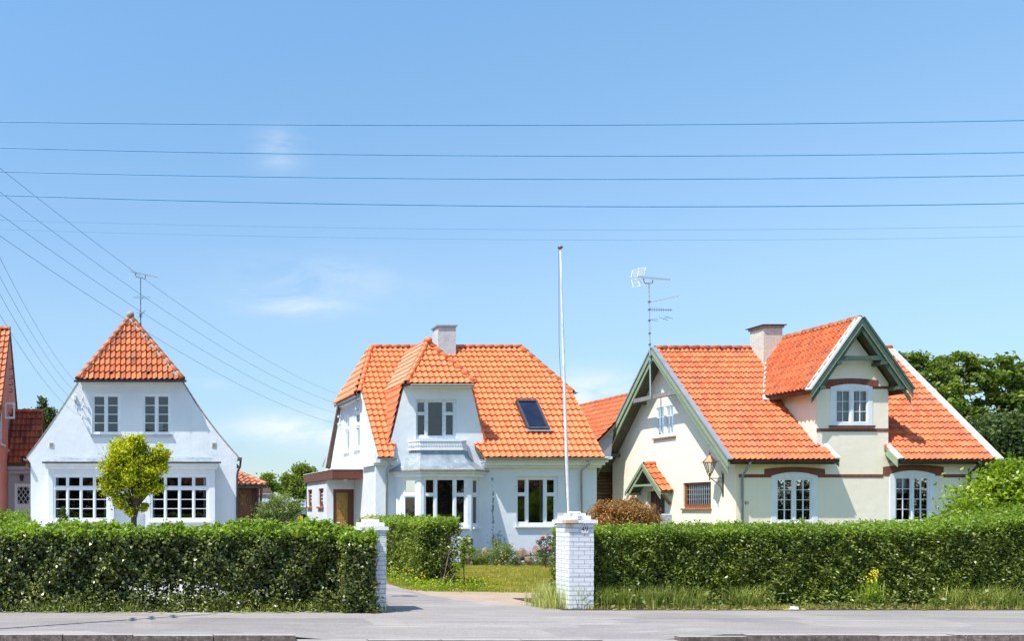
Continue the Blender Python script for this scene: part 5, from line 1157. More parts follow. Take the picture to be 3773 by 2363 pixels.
def blades(name, spots, mat, hmin, hmax, wdt, seed, label, cat='grass', lean=.35, kind='stuff', heads=None, parent=None):
    rng = np.random.default_rng(seed); P = np.asarray(spots, float); n = len(P); h = rng.uniform(hmin, hmax, (n, 1)); a = rng.uniform(0, 2 * np.pi, n)
    dr = np.stack([np.cos(a), np.sin(a), np.zeros(n)], 1); sd = np.stack([-np.sin(a), np.cos(a), np.zeros(n)], 1); ln = rng.uniform(.1, 1, (n, 1)) * lean
    mid = P + dr * h * ln * .35 + [0, 0, 1] * h * .55; tip = P + dr * h * ln * 1.1 + [0, 0, 1] * h; w_ = wdt * rng.uniform(.6, 1.3, (n, 1))
    Q = np.stack([P - sd * w_ / 2, P + sd * w_ / 2, mid + sd * w_ * .42, mid - sd * w_ * .42], 1); Q2 = np.stack([mid - sd * w_ * .42, mid + sd * w_ * .42, tip + sd * w_ * .06, tip - sd * w_ * .06], 1)
    o = quads_mesh(name, np.concatenate([Q, Q2]), mat, parent)
    if label: tag(o, label, cat, kind=kind)
    return o

# ------------------------------------------------------------------ gate pillars
def pillar(x0, x1, y0, y1, h, label, num, tiers, name='gate_pillar', bare=False):
    t = thing(name, ((x0 + x1) / 2, (y0 + y1) / 2, 0), label, 'gate pillar')
    rr = random.Random(int(x0 * 10)); m = MB(); n = int(h / .079); 
    for i in range(n):
        j = [rr.uniform(-.0035, .0035) for _ in range(4)]; z0 = i * h / n + .0035; z1 = (i + 1) * h / n - .0035
        m.box(x0 + j[0], x1 + j[1], y0 + j[2], y1 + j[3], z0, z1)
    m.box(x0 + .006, x1 - .006, y0 + .006, y1 - .006, -.05, h - .001); m.build('brick_shaft', M['white_brick'], t)
    z = h
    for i, (ov, hh) in enumerate(tiers):
        m = MB(); w_ = x1 - x0 + 2 * ov; nb = 2 if w_ > .35 else 1
        for a in range(nb):
            for b in range(2):
                xa = x0 - ov + w_ * a / nb + .003; xb = x0 - ov + w_ * (a + 1) / nb - .003; d_ = y1 - y0 + 2 * ov; ya = y0 - ov + d_ * b / 2 + .003; yb = y0 - ov + d_ * (b + 1) / 2 - .003
                m.box(xa, xb, ya, yb, z + .004 + rr.uniform(0, .004), z + hh + rr.uniform(-.004, .003))
        o = m.build('cap_tier', M['white_cap'], t); z += hh
    if bare:
        m = MB(); m.box(x0 - .085, x0 + .12, y0 - .062, y0 + .1, h + .012, h + .062); m.box(x0 - .02, x0 + .05, y0 - .012, y0 + .08, h - .075, h - .01); m.build('bare_brick', M['bare_brick'], t)
        m = MB()
        for i in range(9): m.ball((x0 + rr.uniform(.02, .35), y0 + rr.uniform(.0, .3), z + .01), rr.uniform(.02, .05), 6, 4, (1.3, 1, .6))
        m.build('broken_mortar', M['white_cap'], t)
    xm = (x0 + x1) / 2 + (0.05 if bare else -.02); zp = h - .10
    m = MB(); m.box(xm - .055, xm + .06, y0 - .014, y0 - .005, zp - .065, zp + .06); pl_ = m.build('number_plate', M['enamel'], t)
    text_part('digits', num, .115, V(xm, y0 - .016, zp), M['black'], pl_, extrude=.001)
    return t
pillar(3.95, 4.37, 14.75, 15.2, 1.385, 'white painted brick gate pillar half covered by the hedge, number plate 47', '47', [(.035, .065), (-.02, .07), (-.09, .06)])
pillar(7.68, 8.11, 15.15, 15.62, 1.50, 'white painted brick gate pillar with a broken cap, number plate 49', '49', [(.05, .062), (-.03, .07), (-.09, .045)], bare=True)

# ------------------------------------------------------------------ flagpole
def flagpole():
    D = 20.0; b = at(2094, 1900, D); top = at(2064, 915, D); base = b + (b - top) * (b.z / (top.z - b.z)); base.z = 0
    t = thing('flagpole', base, 'tall bare flagpole with peeling white paint and a brown knob behind the pillar numbered 49', 'flagpole')
    pts = [base.lerp(top, i / 10) for i in range(11)]; m = MB(); m.tube(pts, [.052 - .036 * i / 10 for i in range(11)], 12); m.build('pole', M['flag_white'], t, smooth=True)
    m = MB(); m.tube([top + V(0, 0, -.01), top + V(0, 0, .015), top + V(.005, 0, .04), top + V(.005, 0, .055)], [.04, .058, .05, .02], 14); m.build('knob', M['copper'], t, smooth=True)
    m = MB(); m.tube([top + V(-.035, -.01, 0), top + V(-.03, -.01, -2.2), base + V(-.09, -.02, 1.5)], .005, 4); m.build('halyard', M['iron'], t)
flagpole()

# ------------------------------------------------------------------ aerials
def yagi(parent, c, d, L, n, el, mat, name='antenna_boom', shrink=.4, vert=False, er=.006):
    """boom from c along d with n cross elements"""
    d = Vector(d).normalized(); s = d.cross(Vector((0, 0, 1))).normalized(); s = Vector((0, 0, 1)) if vert else s
    m = MB(); m.tube([c, c + d * L], .011, 6); bo = m.build(name, mat, parent); m = MB()
    for i in range(n):
        p = c + d * L * (i + .3) / n; e_ = el * (1 - shrink * i / n); m.tube([p - s * e_, p + s * e_], er, 4)
    m.build('antenna_element', mat, bo); return bo
def aerial_one():
    D = 30.9; x = X(518, D); t = thing('tv_aerial', (x, D, Z(1215, D)), 'television aerial on a thin mast beside the peak of the white gable roof', 'aerial')
    zt = Z(1024, D); m = MB(); m.tube([V(x, D, Z(1210, D)), V(x, D, zt)], [.022, .016], 8); m.build('mast', M['antenna_dark'], t)
    a = at(485, 1001, D); b = at(584, 1023, D - .5); d = b - a; yagi(t, a, d, d.length, 15, .14, M['antenna'], shrink=.45)
    m = MB(); m.tube([at(498, 1006, D - .05), at(502, 1020, D), at(518, 1025, D), at(535, 1027, D - .1), at(537, 1012, D - .3)], .014, 6); m.build('boom_bracket', M['antenna_dark'], t)
    m = MB()
    for (p, q, r_, s_) in ((481, 972, 473, 1000), (492, 969, 486, 999), (505, 968, 496, 996), (474, 1006, 482, 1036), (485, 1003, 494, 1036), (493, 1008, 507, 1038)): m.tube([at(p, q, D + .1), at(r_, s_, D)], .007, 4)
    m.build('reflector', M['antenna'], t)
    for py, n, el in ((1098, 4, .34), ):
        m = MB()
        for (p, q, r_, s_) in ((487, 1096, 515, 1099), (498, 1093, 520, 1092), (520, 1098, 548, 1103), (533, 1094, 556, 1096), (518, 1099, 531, 1094), (528, 1092, 522, 1107)): m.tube([at(p, q, D), at(r_, s_, D - .1)], .008, 4)
        m.build('radio_dipole', M['antenna_dark'], t)
    m = MB()
    for (p, q, r_, s_) in ((518, 1162, 537, 1143), (505, 1153, 518, 1155), (506, 1169, 528, 1168), (520, 1150, 526, 1163), (526, 1146, 531, 1156)): m.tube([at(p, q, D), at(r_, s_, D - .1)], .009, 4)
    m.box(x - .04, x + .04, D - .04, D + .04, Z(1166, D), Z(1156, D)); m.build('small_antenna', M['antenna_dark'], t)
    m = MB(); m.box(x - .14, x + .03, D - .06, D + .1, Z(1212, D), Z(1192, D)); m.build('mast_foot', M['brown_wood'], t)
aerial_one()
def aerial_three():
    D = 32.4; x = X(2397, D); t = thing('tv_aerial', (x, D, Z(1460, D)), 'tall television aerial mast with four antennas clamped to the cream gable peak', 'aerial')
    m = MB(); m.tube([V(x, D, 5.95), V(X(2391, D), D, Z(1040, D))], [.03, .02], 8); m.build('mast', M['antenna'], t)
    a = at(2349, 1020, D); b = at(2470, 1031, D - .4); d = b - a; yagi(t, a, d, d.length, 18, .2, M['antenna'], shrink=.3, er=.008)
    m = MB()
    for (p, q, r_, s_) in ((2331, 997, 2325, 1022), (2354, 988, 2349, 1021), (2379, 986, 2374, 1010), (2331, 997, 2379, 986), (2329, 1005, 2378, 994), (2328, 1013, 2376, 1002), (2325, 1022, 2374, 1010),
                           (2327, 1032, 2334, 1059), (2350, 1024, 2357, 1056), (2376, 1020, 2380, 1050), (2327, 1032, 2372, 1022), (2334, 1059, 2380, 1050), (2330, 1045, 2376, 1035)):
        m.tube([at(p, q, D + .1), at(r_, s_, D)], .012, 5)
    m.build('reflector', M['ceramic'], t)
    m = MB(); m.tube([at(2371, 1027, D), at(2374, 1042, D), at(2391, 1046, D), at(2405, 1042, D), at(2405, 1032, D - .1)], .016, 6); m.build('boom_bracket', M['antenna_dark'], t)
    yagi(t, at(2395, 1114, D), at(2484, 1094, D - .4) - at(2395, 1114, D), .92, 9, .07, M['antenna'], shrink=.5)
    yagi(t, at(2392, 1141, D), at(2470, 1143, D - .1) - at(2392, 1141, D), .80, 10, .085, M['antenna_dark'], vert=True, shrink=.2)
    m = MB()
    for (p, q, r_, s_) in ((2388, 1180, 2425, 1175), (2427, 1169, 2462, 1181), (2447, 1166, 2480, 1175), (2402, 1180, 2425, 1185), (2443, 1178, 2464, 1168)): m.tube([at(p, q, D), at(r_, s_, D - .1)], .009, 4)
    m.build('radio_dipole', M['antenna_dark'], t)
    m = MB()
    for py in (1112, 1141, 1181, 1229, 1270, 1315, 1338): c = V(X(2391 + (py - 1040) * .014, D), D, Z(py, D)); m.box(c.x - .035, c.x + .035, c.y - .035, c.y + .035, c.z - .025, c.z + .025)
    m.build('mast_clamp', M['antenna_dark'], t)
aerial_three()

# ------------------------------------------------------------------ wall lantern and letter box of the cream house
def lantern():
    D = 29.3; x = X(2615, D); wx = 20.05; t = thing('wall_lantern', (wx, D, 2.7), 'six-sided copper street lantern on a scrolled iron wall bracket beside the leaded window', 'lantern')
    zz = lambda py: Z(py, D)
    def hexring(r, z): return [V(x + r * math.cos(R(60 * i + 15)), D + r * math.sin(R(60 * i + 15)), z) for i in range(6)]
    zb, zt = zz(1744), zz(1705); bt, tp = hexring(.075, zb), hexring(.185, zt); m = MB()
    for i in range(6): m.tube([bt[i], tp[i]], .011, 5); m.tube([bt[i], bt[(i + 1) % 6]], .011, 5); m.tube([tp[i], tp[(i + 1) % 6]], .013, 5)
    m.tube([V(x, D, zz(1772)), V(x, D, zz(1757)), V(x, D, zb)], [.018, .024, .03], 8)
    for i in range(0, 6, 2): m.tube([V(x, D, zz(1760)), bt[i] + V(0, 0, -.02), bt[i]], .011, 5)
    m.build('lantern_frame', M['copper'], t)
    m = MB(); ov = hexring(.235, zt + .0); c1 = hexring(.09, zz(1687)); c2 = hexring(.04, zz(1680))
    for i in range(6):
        j = (i + 1) % 6; m.poly([ov[i], ov[j], c1[j], c1[i]]); m.poly([c1[i], c1[j], c2[j], c2[i]]); m.tube([ov[i] - V(0, 0, .01), ov[i] + (ov[i] - V(x, D, ov[i].z)) * .12 + V(0, 0, .045)], [.012, .004], 4)
    m.tube([V(x, D, zz(1682)), V(x, D, zz(1678)), V(x, D, zz(1672)), V(x, D, zz(1662))], [.045, .02, .028, .006], 8); m.build('lantern_roof', M['copper'], t)
    m = MB(); 
    for i in range(6): j = (i + 1) % 6; m.poly([bt[i] * .985 + V(x, D, bt[i].z) * .015, bt[j] * .985 + V(x, D, bt[j].z) * .015, tp[j] * .985 + V(x, D, tp[j].z) * .015, tp[i] * .985 + V(x, D, tp[i].z) * .015])
    m.build('pane', M['glass'], t)
    m = MB(); za = zz(1764); m.tube([V(x, D, za), V(wx, D, za)], .013, 6); m.tube([V(x + .05, D, za - .01), V(x + .22, D, za - .14), V(wx - .08, D, zz(1795)), V(wx - .01, D, zz(1822))], .013, 6); m.tube([V(wx - .02, D, zz(1745)), V(wx - .02, D, zz(1832))], .018, 6)
    m.box(wx - .015, wx - .002, D - .03, D + .03, zz(1830), zz(1748)); m.tube([V(wx - .02, D, zz(1750)), V(wx - .06, D, zz(1744)), V(wx - .05, D, zz(1738))], .009, 5)
    cs = V(wx - .12, D, zz(1778)); m.tube([cs + V(.07 * math.cos(a) * (1 - a / 9), 0, .07 * math.sin(a) * (1 - a / 9)) for a in [i * .6 for i in range(14)]], .009, 5); m.build('wall_bracket', M['iron'], t)
lantern()
m = MB(); c = V(19.93, 32.25, Z(1915, 32.25)); m.box(c.x - .11, c.x + .11, 32.06, 32.40, c.z - .2, c.z + .14); m.hexa([V(c.x - .12, 32.05, c.z + .142), V(c.x + .11, 32.05, c.z + .142), V(c.x + .11, 32.41, c.z + .142), V(c.x - .12, 32.41, c.z + .142), V(c.x - .04, 32.08, c.z + .21), V(c.x + .11, 32.08, c.z + .21), V(c.x + .11, 32.38, c.z + .21), V(c.x - .04, 32.38, c.z + .21)])
m.box(c.x - .118, c.x - .111, 32.1, 32.36, c.z + .06, c.z + .075); tag(m.build('letter_box', M['greymetal'], None), 'blue-grey letter box on the cream wall right of the dark canopied door', 'letter box')

# ------------------------------------------------------------------ utility pole and wires (the pole stands left of the picture; its shadow lies on the pavement)
PX, PY = -2.95, 11.55
def pole():
    t = thing('utility_pole', (PX, PY, 0), 'tarred wooden utility pole with crossarms at the kerb left of the view', 'utility pole')
    m = MB(); m.tube([V(PX, PY + .55, -.1), V(PX, PY + .55, 8.6)], [.05, .032], 10); m.build('post', M['pole_wood'], t)
    m = MB()
    for z in (7.15, 6.45, 5.85): m.box(PX - .03, PX + .03, PY + .35, PY + .8, z, z + .04)
    m.build('crossarm', M['pole_wood'], t)
    m = MB()
    for i in range(14): m.tube([V(PX - .02, PY + .55, 2.4 + i * .42), V(PX + .16, PY + .5, 2.42 + i * .42)], .011, 5)
    m.build('climbing_iron', M['iron'], t)
pole()
def wire(p0, p1, sag, r, label, group, n=40, name='overhead_wire'):
    p0, p1 = Vector(p0), Vector(p1); pts = []
    for i in range(n + 1):
        q = i / n; p = p0.lerp(p1, q); p.z -= sag * 4 * q * (1 - q); pts.append(p)
    m = MB(); m.tube(pts, r, 5); return tag(m.build(name, M['wire'], None), label, 'wire', group)
def through(pxa, ya, pxm, ym, pxb, yb, D):
    """three photo heights along the street -> end points 40 m apart and sag"""
    xa, xm, xb = X(pxa, D), X(pxm, D), X(pxb, D); za, zm, zb = Z(ya, D), Z(ym, D), Z(yb, D)
    A_ = np.polyfit([xa, xm, xb], [za, zm, zb], 2); x0, x1 = xa - 1.2, xb + 14; f = lambda x: float(np.polyval(A_, x))
    p0, p1 = V(x0, D, f(x0)), V(x1, D, f(x1)); xm_ = (x0 + x1) / 2; return p0, p1, (p0.z + p1.z) / 2 - f(xm_)
G1 = 'street wires running across the sky'
for ya, ym, yb, D, r, lab in ((448, 461, 443, 11.6, .007, 'topmost of the six street wires crossing the sky'), (544, 573, 561, 11.6, .007, 'second street wire from the top across the sky'),
                              (632, 659, 646, 12.1, .007, 'third street wire from the top across the sky'), (719, 758, 749, 12.1, .008, 'fourth and thickest looking street wire from the top'),
                              (811, 845, 834, 12.6, .0024, 'upper of the two thin lowest street wires'), (845, 882, 872, 12.6, .0022, 'lowest thin street wire just above the flagpole top')):
    wire(*through(0, ya, 1750, ym, 3773, yb, D), r, lab, G1, 60)
G2 = 'service wires to the middle house'; ord_ = ('highest', 'second', 'third', 'lowest')
for i, (ya, ym, (ex, ey, ez)) in enumerate(((580, 1030, (8.1, 31.0, 5.66)), (668, 1130, (8.1, 31.0, 5.34)), (750, 1215, (8.1, 31.0, 5.0)), (830, 1290, (8.1, 31.0, 4.66)))):
    s_ = V(PX + .05, PY + .1 + i * .3, 0); q0 = at(0, ya, 12.2); e_ = V(ex, ey, ez); d = (q0 - e_); s_ = e_ + d * 1.08
    wire(s_, e_, .55, .0036, f'{ord_[i]} service wire slanting down to the side of the middle house', G2)
G3 = 'service wires to the white gable house'
for i, (ya, pyb) in enumerate(((915, 1437), (985, 1471), (1050, 1506), (1125, 1541))):
    e_ = at((306, 305, 304, 303)[i], pyb - 4, 28.38); q0 = at(0, ya, 15.5); wire(e_ + (q0 - e_) * 1.15, e_, .38, .0042, f'{ord_[i]} service wire running down to the insulators of the white gable house', G3)
#--PLANTS

# ================================================================== hedges and plants
def thinL(P):
    x, z = P[:, 0], P[:, 2]; g = np.clip((z - .12) / .75, 0, 1); base = .55 + .45 * g
    gap = np.exp(-((x - .75) / 1.1) ** 2 - ((z - .33) / .26) ** 2) * .8 + np.exp(-((x - 2.6) / .9) ** 2 - ((z - .3) / .2) ** 2) * .4
    spot = np.clip((wob(P, 1.9, 31) - .75) * 2.2, 0, .75) * (z < 1.15)
    return np.clip(base * (1 - gap) * (1 - spot), .08, 1)
hedge('clipped_hedge', -3.2, 3.95, 14.95, 15.95, 1.40, M['leaf_hedge'], M['leaf_top'], 150000, .062, .66, 11, 'long clipped hedge with thin gappy foot in front of the white gable house', 'ftbr', thin=thinL, stems=24, shell=.36, bulge=.13)
hedge('clipped_hedge', 3.62, 4.14, 14.55, 15.0, 1.32, M['leaf_hedge'], M['leaf_top'], 9000, .06, .66, 13, 'end clump of dark hedge leaves leaning over the pillar numbered 47', 'ftrl', stems=3, shell=.2, cat='shrub')
rt = lambda x: np.interp(x, [8.2, 10, 13.5, 15, 16.2, 17.5], [1.36, 1.38, 1.40, 1.46, 1.62, 1.8])
hedge('privet_hedge', 8.2, 19.4, 15.42, 16.9, 1.38, M['leaf_privet'], M['leaf_top'], 190000, .058, .46, 17, 'long privet hedge with fresh green top in front of the cream house', 'ftl', stems=34, sprigs=260, topfn=rt, bulge=.07)
hedge('driveway_hedge', 6.62, 7.52, 19.7, 25.0, 1.46, M['leaf_privet'], M['leaf_top'], 80000, .062, .5, 19, 'hedge along the driveway seen end-on beside the pillar numbered 47', 'ftl', thin=lambda P: np.where((P[:, 1] < 20.15) & (P[:, 2] < 1.12) & (P[:, 0] > 6.95), .5, 1.0), stems=22, sprigs=90, topfn=None)
# bare grey stems inside its open end
m = MB(); rr = random.Random(5)
for i in range(16):
    x = rr.uniform(6.95, 7.45); y = rr.uniform(19.62, 19.95); e_ = V(x + rr.uniform(-.25, .3), y + rr.uniform(-.05, .2), rr.uniform(.7, 1.25)); b0 = V(7.15 + rr.uniform(-.15, .15), y, 0); m.tube([b0, b0.lerp(e_, .5) + V(rr.uniform(-.06, .06), 0, 0), e_], [.014, .010, .004], 5)
    e2 = b0.lerp(e_, .6); m.tube([e2, e2 + V(rr.uniform(-.2, .2), -.02, rr.uniform(.15, .35))], [.007, .003], 4)
tag(m.build('bare_stems', M['twig'], None), 'bare grey stems standing in the open end of the driveway hedge', 'shrub')
hedge('garden_hedge', -4.9, -2.35, 19.0, 20.2, 1.62, M['leaf_olive'], M['leaf_top'], 24000, .06, .5, 23, 'upper soft green hedge in front of the grey link building', 'ftr', stems=6, sprigs=70)
hedge('garden_hedge', -4.4, -1.98, 17.6, 18.5, 1.47, M['leaf_olive'], M['leaf_top'], 22000, .06, .5, 24, 'lower rounded hedge just behind the left end of the clipped hedge', 'ftr', stems=6, sprigs=30)
tree('small_conifer', (-1.47, 19.5, 0), [B(232, 1885, 19.5, 8, 18), B(234, 1918, 19.5, 18, 22)], 1300, .04, .35, M['leaf_dark'], 25, 'dark little pointed shrub beside the corner of the white gable house', .03, cat='shrub', limbs=4)

# yellow-green tree in front of the white gable house
T = 22.0
tree('garden_tree', (X(503, T), T, 0), [B(455, 1662, T, 42, 44), B(503, 1640, T, 30, 36), B(425, 1722, T, 42, 44), B(412, 1792, T, 32, 40), B(465, 1750, T, 50, 50), B(512, 1715, T, 40, 50), B(592, 1672, T, 28, 34), B(580, 1715, T, 30, 32), B(548, 1748, T, 36, 36), B(520, 1802, T, 38, 30), B(568, 1800, T, 28, 18), B(448, 1850, T, 26, 30), B(476, 1888, T, 14, 22), B(530, 1872, T, 20, 16)],
     34000, .072, .42, M['leaf_yellow'], 31, 'small yellow-green tree with dark trunk in front of the white gable house', .085, clump=.33, hollow=.25, limbs=26, nclump=15)
tree('fruit_tree', (X(1015, 25), 25, 0), [B(1000, 1890, 25, 48, 42), B(1045, 1860, 25, 50, 38), B(975, 1920, 25, 36, 30), B(1080, 1880, 25, 30, 26), B(1010, 1845, 25, 22, 22), B(1105, 1852, 25, 16, 12), B(1060, 1915, 25, 36, 26)],
     7000, .062, .42, M['leaf_olive'], 32, 'small olive-green fruit tree between the two white houses', .05, clump=.33, limbs=16)
tree('copper_shrub', (X(2290, 20), 20, 0), [B(2290, 1900, 20, 80, 42), B(2230, 1905, 20, 52, 42), B(2340, 1890, 20, 56, 36), B(2385, 1920, 20, 38, 26), B(2300, 1865, 20, 22, 20), B(2210, 1870, 20, 16, 22), B(2330, 1848, 20, 7, 20), B(2280, 1960, 20, 100, 30)],
     19000, .055, .36, M['leaf_copper'], 33, 'reddish brown shrub between the pillar numbered 49 and the dark canopied door', .03, cat='shrub', clump=.36, limbs=26, bark='twig', nclump=16)
tree('leafy_bush', (17.6, 18.6, 0), [B(3690, 1860, 18.5, 130, 110), B(3760, 1780, 18.5, 90, 90), B(3610, 1900, 18.5, 90, 60), B(3800, 1900, 18.5, 120, 130), B(3660, 1795, 18.5, 45, 50), B(3720, 1735, 18.5, 45, 30), B(3560, 1925, 18.5, 50, 30)],
     17000, .085, .5, M['leaf_bush'], 34, 'large bright green bush at the right end of the privet hedge', .07, cat='bush', clump=.32, limbs=20)
# trees far behind, each with its own crown
def bg(px, base_px, D, blobs, n, L, mat, seed, label, group='trees behind the cream house', tr=.28, **k):
    tree('broadleaf_tree', (X(base_px, D), D, 0), [B(*b[:2], D, *b[2:]) for b in blobs], n, L, .6, M[mat], seed, label, tr, group, **k)
bg(0, 3380, 47, [(3340, 1330, 62, 40), (3400, 1340, 60, 42), (3470, 1350, 40, 36), (3360, 1400, 80, 50), (3430, 1420, 90, 55), (3380, 1500, 110, 60), (3480, 1480, 60, 60)], 8500, .2, 'leaf_tree', 41, 'leafy tree rising directly behind the right verge of the cream house', clump=.2, nclump=9)
bg(0, 3545, 49, [(3540, 1335, 52, 36), (3590, 1360, 40, 40), (3530, 1400, 60, 46), (3560, 1460, 70, 50), (3500, 1540, 80, 60), (3580, 1560, 80, 60)], 8500, .22, 'leaf_tree', 42, 'rounded leafy tree, middle of the three behind the cream house', clump=.2, nclump=9)
bg(0, 3700, 48, [(3690, 1350, 60, 40), (3750, 1380, 50, 40), (3660, 1400, 50, 42), (3720, 1450, 80, 50), (3790, 1440, 60, 60), (3690, 1520, 80, 60), (3760, 1560, 80, 70)], 9500, .22, 'leaf_tree', 43, 'leafy tree at the right edge of the photo behind the cream house', clump=.2, nclump=9)
bg(0, 3640, 40, [(3610, 1620, 90, 70), (3700, 1610, 90, 70), (3560, 1680, 80, 60), (3680, 1710, 110, 70), (3780, 1680, 90, 90), (3760, 1560, 50, 40)], 15000, .17, 'leaf_dark', 44, 'dark low tree between the cream house and the bright bush', None, tr=.2, clump=.32)
bg(0, 3480, 60, [(3420, 1600, 120, 90), (3560, 1640, 140, 90), (3700, 1700, 140, 90)], 9000, .26, 'leaf_dark', 45, 'dark tree mass low behind the cream house roof', None, clump=.35)
bg(0, 1110, 88, [(1115, 1735, 36, 22), (1140, 1760, 34, 26), (1085, 1770, 40, 24), (1060, 1800, 34, 26), (1110, 1800, 50, 34), (1140, 1830, 40, 30), (1180, 1800, 34, 40)], 12000, .28, 'leaf_tree', 46, 'dark tree behind the flat-roofed entrance wing of the middle house', None, tr=.2, clump=.33)
bg(0, 995, 86, [(990, 1770, 20, 22), (1000, 1795, 18, 20), (984, 1800, 14, 20)], 3200, .25, 'leaf_tree', 47, 'small dark tree right beside the tiled porch roof', None, tr=.1, clump=.36)
bg(0, 155, 44, [(152, 1490, 14, 28), (185, 1530, 22, 26), (110, 1525, 26, 14), (160, 1560, 50, 36), (200, 1570, 24, 30), (140, 1600, 50, 40)], 5200, .14, 'leaf_dark', 48, 'feathery tree behind the link building roof on the left', None, tr=.1, clump=.4, limbs=14)

# far-off tree belt along the horizon
r3 = np.random.default_rng(91); nb_ = 26000; Pb = np.stack([r3.uniform(-90, 260, nb_), 135 + r3.normal(size=nb_) * 2, r3.random(nb_)], 1)
Pb[:, 2] = .1 + Pb[:, 2] ** .8 * (3.0 + .9 * np.sin(Pb[:, 0] * .21) + .5 * np.sin(Pb[:, 0] * .83 + 1)); tag(quads_mesh('distant_trees', leafq(Pb, np.tile([0, -.5, 1.0], (nb_, 1)), .9, .7, r3, .8), M['leaf_tree']), 'far-off low belt of trees on the horizon', 'trees', kind='stuff')
# flower bed along the middle house: boulders, bushes, roses
bed = MB(); bed.poly([(7.7, 26.6, .006), (16, 26.4, .006), (16, 28.69, .006), (7.7, 28.69, .006)]); struct(bed, 'flower_bed', M['soil'])
def boulder(px, py, D, rx, rz, seed, label):
    bm = bmesh.new(); bmesh.ops.create_icosphere(bm, subdivisions=3, radius=1); c = at(px, py, D); k = D / F
    for v_ in bm.verts:
        nn = noise.noise(v_.co * 1.4 + Vector((seed * 3.1, 0, 0))) * .35 + noise.noise(v_.co * 3.3 + Vector((seed, 5, 0))) * .12; v_.co *= 1 + nn; v_.co = V(c.x + v_.co.x * rx * k, c.y + v_.co.y * rx * k * .9, max(-.02, c.z + v_.co.z * rz * k))
    me = bpy.data.meshes.new('boulder'); bm.to_mesh(me); bm.free(); me.shade_smooth(); me.materials.append(M['stone']); o = bpy.data.objects.new('boulder', me); C.objects.link(o); tag(o, label, 'boulder', 'boulders in the flower bed')
boulder(1922, 2046, 27.0, 20, 24, 1, 'large brown boulder left of the small reddish one in the flower bed')
boulder(1949, 2044, 26.8, 10, 13, 2, 'small reddish boulder squeezed between two bigger ones'); boulder(1986, 2032, 27.3, 24, 22, 3, 'pale boulder directly behind the red rose bush')
boulder(1948, 2066, 26.4, 13, 14, 4, 'low pinkish boulder at the lawn edge in front of the small one'); boulder(1717, 2062, 26.5, 16, 20, 5, 'ochre boulder at the foot of the bay window'); boulder(1788, 2050, 27.0, 16, 28, 6, 'dark grey boulder between two bushes of the flower bed')
boulder(1905, 2075, 26.6, 16, 16, 7, 'dark boulder low beside the yellow flowering bush')
def flowers(name, pts, r, mat, label, cat='flowers', group=None):
    m = MB(); rr = random.Random(len(pts))
    for p in pts:
        for q in range(5):
            a = q * 2 * math.pi / 5 + rr.random(); m.ball(p + V(math.cos(a) * r * .6, rr.uniform(-.3, .3) * r, math.sin(a) * r * .6), r * .5, 5, 3, (1, .6, 1))
        m.ball(p, r * .5, 5, 3)
    return tag(m.build(name, mat, None), label, cat, group)
D = 26.6
tree('flower_bush', (X(1850, D), D, 0), [B(1845, 2030, D, 40, 34), B(1815, 2045, D, 26, 28), B(1880, 2050, D, 26, 30), B(1850, 2075, D, 52, 20), B(1825, 2000, D, 12, 18)], 4200, .05, .4, M['leaf_olive'], 61, 'green bush with tiny yellow flowers in the middle of the flower bed', .02, cat='bush', limbs=8)
rr = random.Random(61)
flowers('yellow_flowers', [at(rr.uniform(1815, 1890), rr.uniform(2030, 2085), 26.35) for i in range(14)], .022, M['yellow_fl'], 'tiny yellow flowers on the bush in the middle of the bed')
tree('flower_bush', (X(1745, D), D, 0), [B(1745, 2050, D, 30, 24), B(1722, 2035, D, 22, 16), B(1765, 2070, D, 26, 16)], 2400, .05, .4, M['leaf_tree'], 62, 'low green bush between the ochre and the dark grey boulder', .02, cat='bush', limbs=8)
tree('flower_bush', (X(2000, D), D, 0), [B(1985, 2065, D, 40, 22), B(2030, 2055, D, 30, 24), B(2060, 2060, D, 30, 26), B(1950, 2082, D, 24, 10)], 3600, .05, .35, M['leaf_olive'], 63, 'grassy low bush beneath the red roses', .02, cat='bush', limbs=6)
D = 25.6
tree('rose_bush', (X(2010, D), D, 0), [B(1998, 2000, D, 14, 14), B(2020, 1985, D, 12, 14), B(2028, 2020, D, 16, 16), B(1985, 2000, D, 8, 8), B(2005, 2040, D, 26, 14)], 900, .05, .5, M['leaf_rose'], 64, 'straggly rose bush with red blooms left of the pillar numbered 49', .014, cat='rose bush', limbs=10, hollow=.6)
for px, py, lab in ((2000, 1981, 'upper left red rose bloom against the white wall'), (2029, 2023, 'red rose bloom lowest and nearest the pillar numbered 49')):
    m = MB(); c = at(px, py, 25.4); m.ball(c, .045, 10, 6, (1.2, 1, .8)); rr = random.Random(px)
    for q in range(9): a = q * .7; m.ball(c + V(math.cos(a) * .035, -.01, math.sin(a) * .028), .022, 6, 4, (1, .6, .8))
    tag(m.build('rose_bloom', M['red_fl'], None), lab, 'rose')
m = MB(); c = at(2020, 1968, 25.4); m.ball(c, .02, 8, 5); m.ball(c + V(-.01, 0, -.03), .014, 6, 4); tag(m.build('rose_bud', M['red_fl'], None), 'small pink rose bud at the top of the rose bush', 'rose')
D = 19.4
tree('leafy_shrub', (X(1712, D), D, 0), [B(1712, 2010, D, 16, 26), B(1728, 1992, D, 12, 16), B(1700, 2040, D, 18, 22), B(1690, 2075, D, 20, 26)], 380, .08, .55, M['leaf_tree'], 65, 'loose broad-leaved shrub at the right foot of the driveway hedge', .012, cat='shrub', limbs=8, hollow=.6)
tree('climbing_plant', (X(1340, 17.0), 17.0, 0), [B(1380, 1925, 17, 24, 16), B(1345, 1935, 17, 16, 10), B(1405, 1940, 17, 16, 14)], 900, .045, .4, M['leaf_top'], 66, 'fresh green shoots showing above the cap of the pillar numbered 47', .012, cat='shrub', limbs=6)
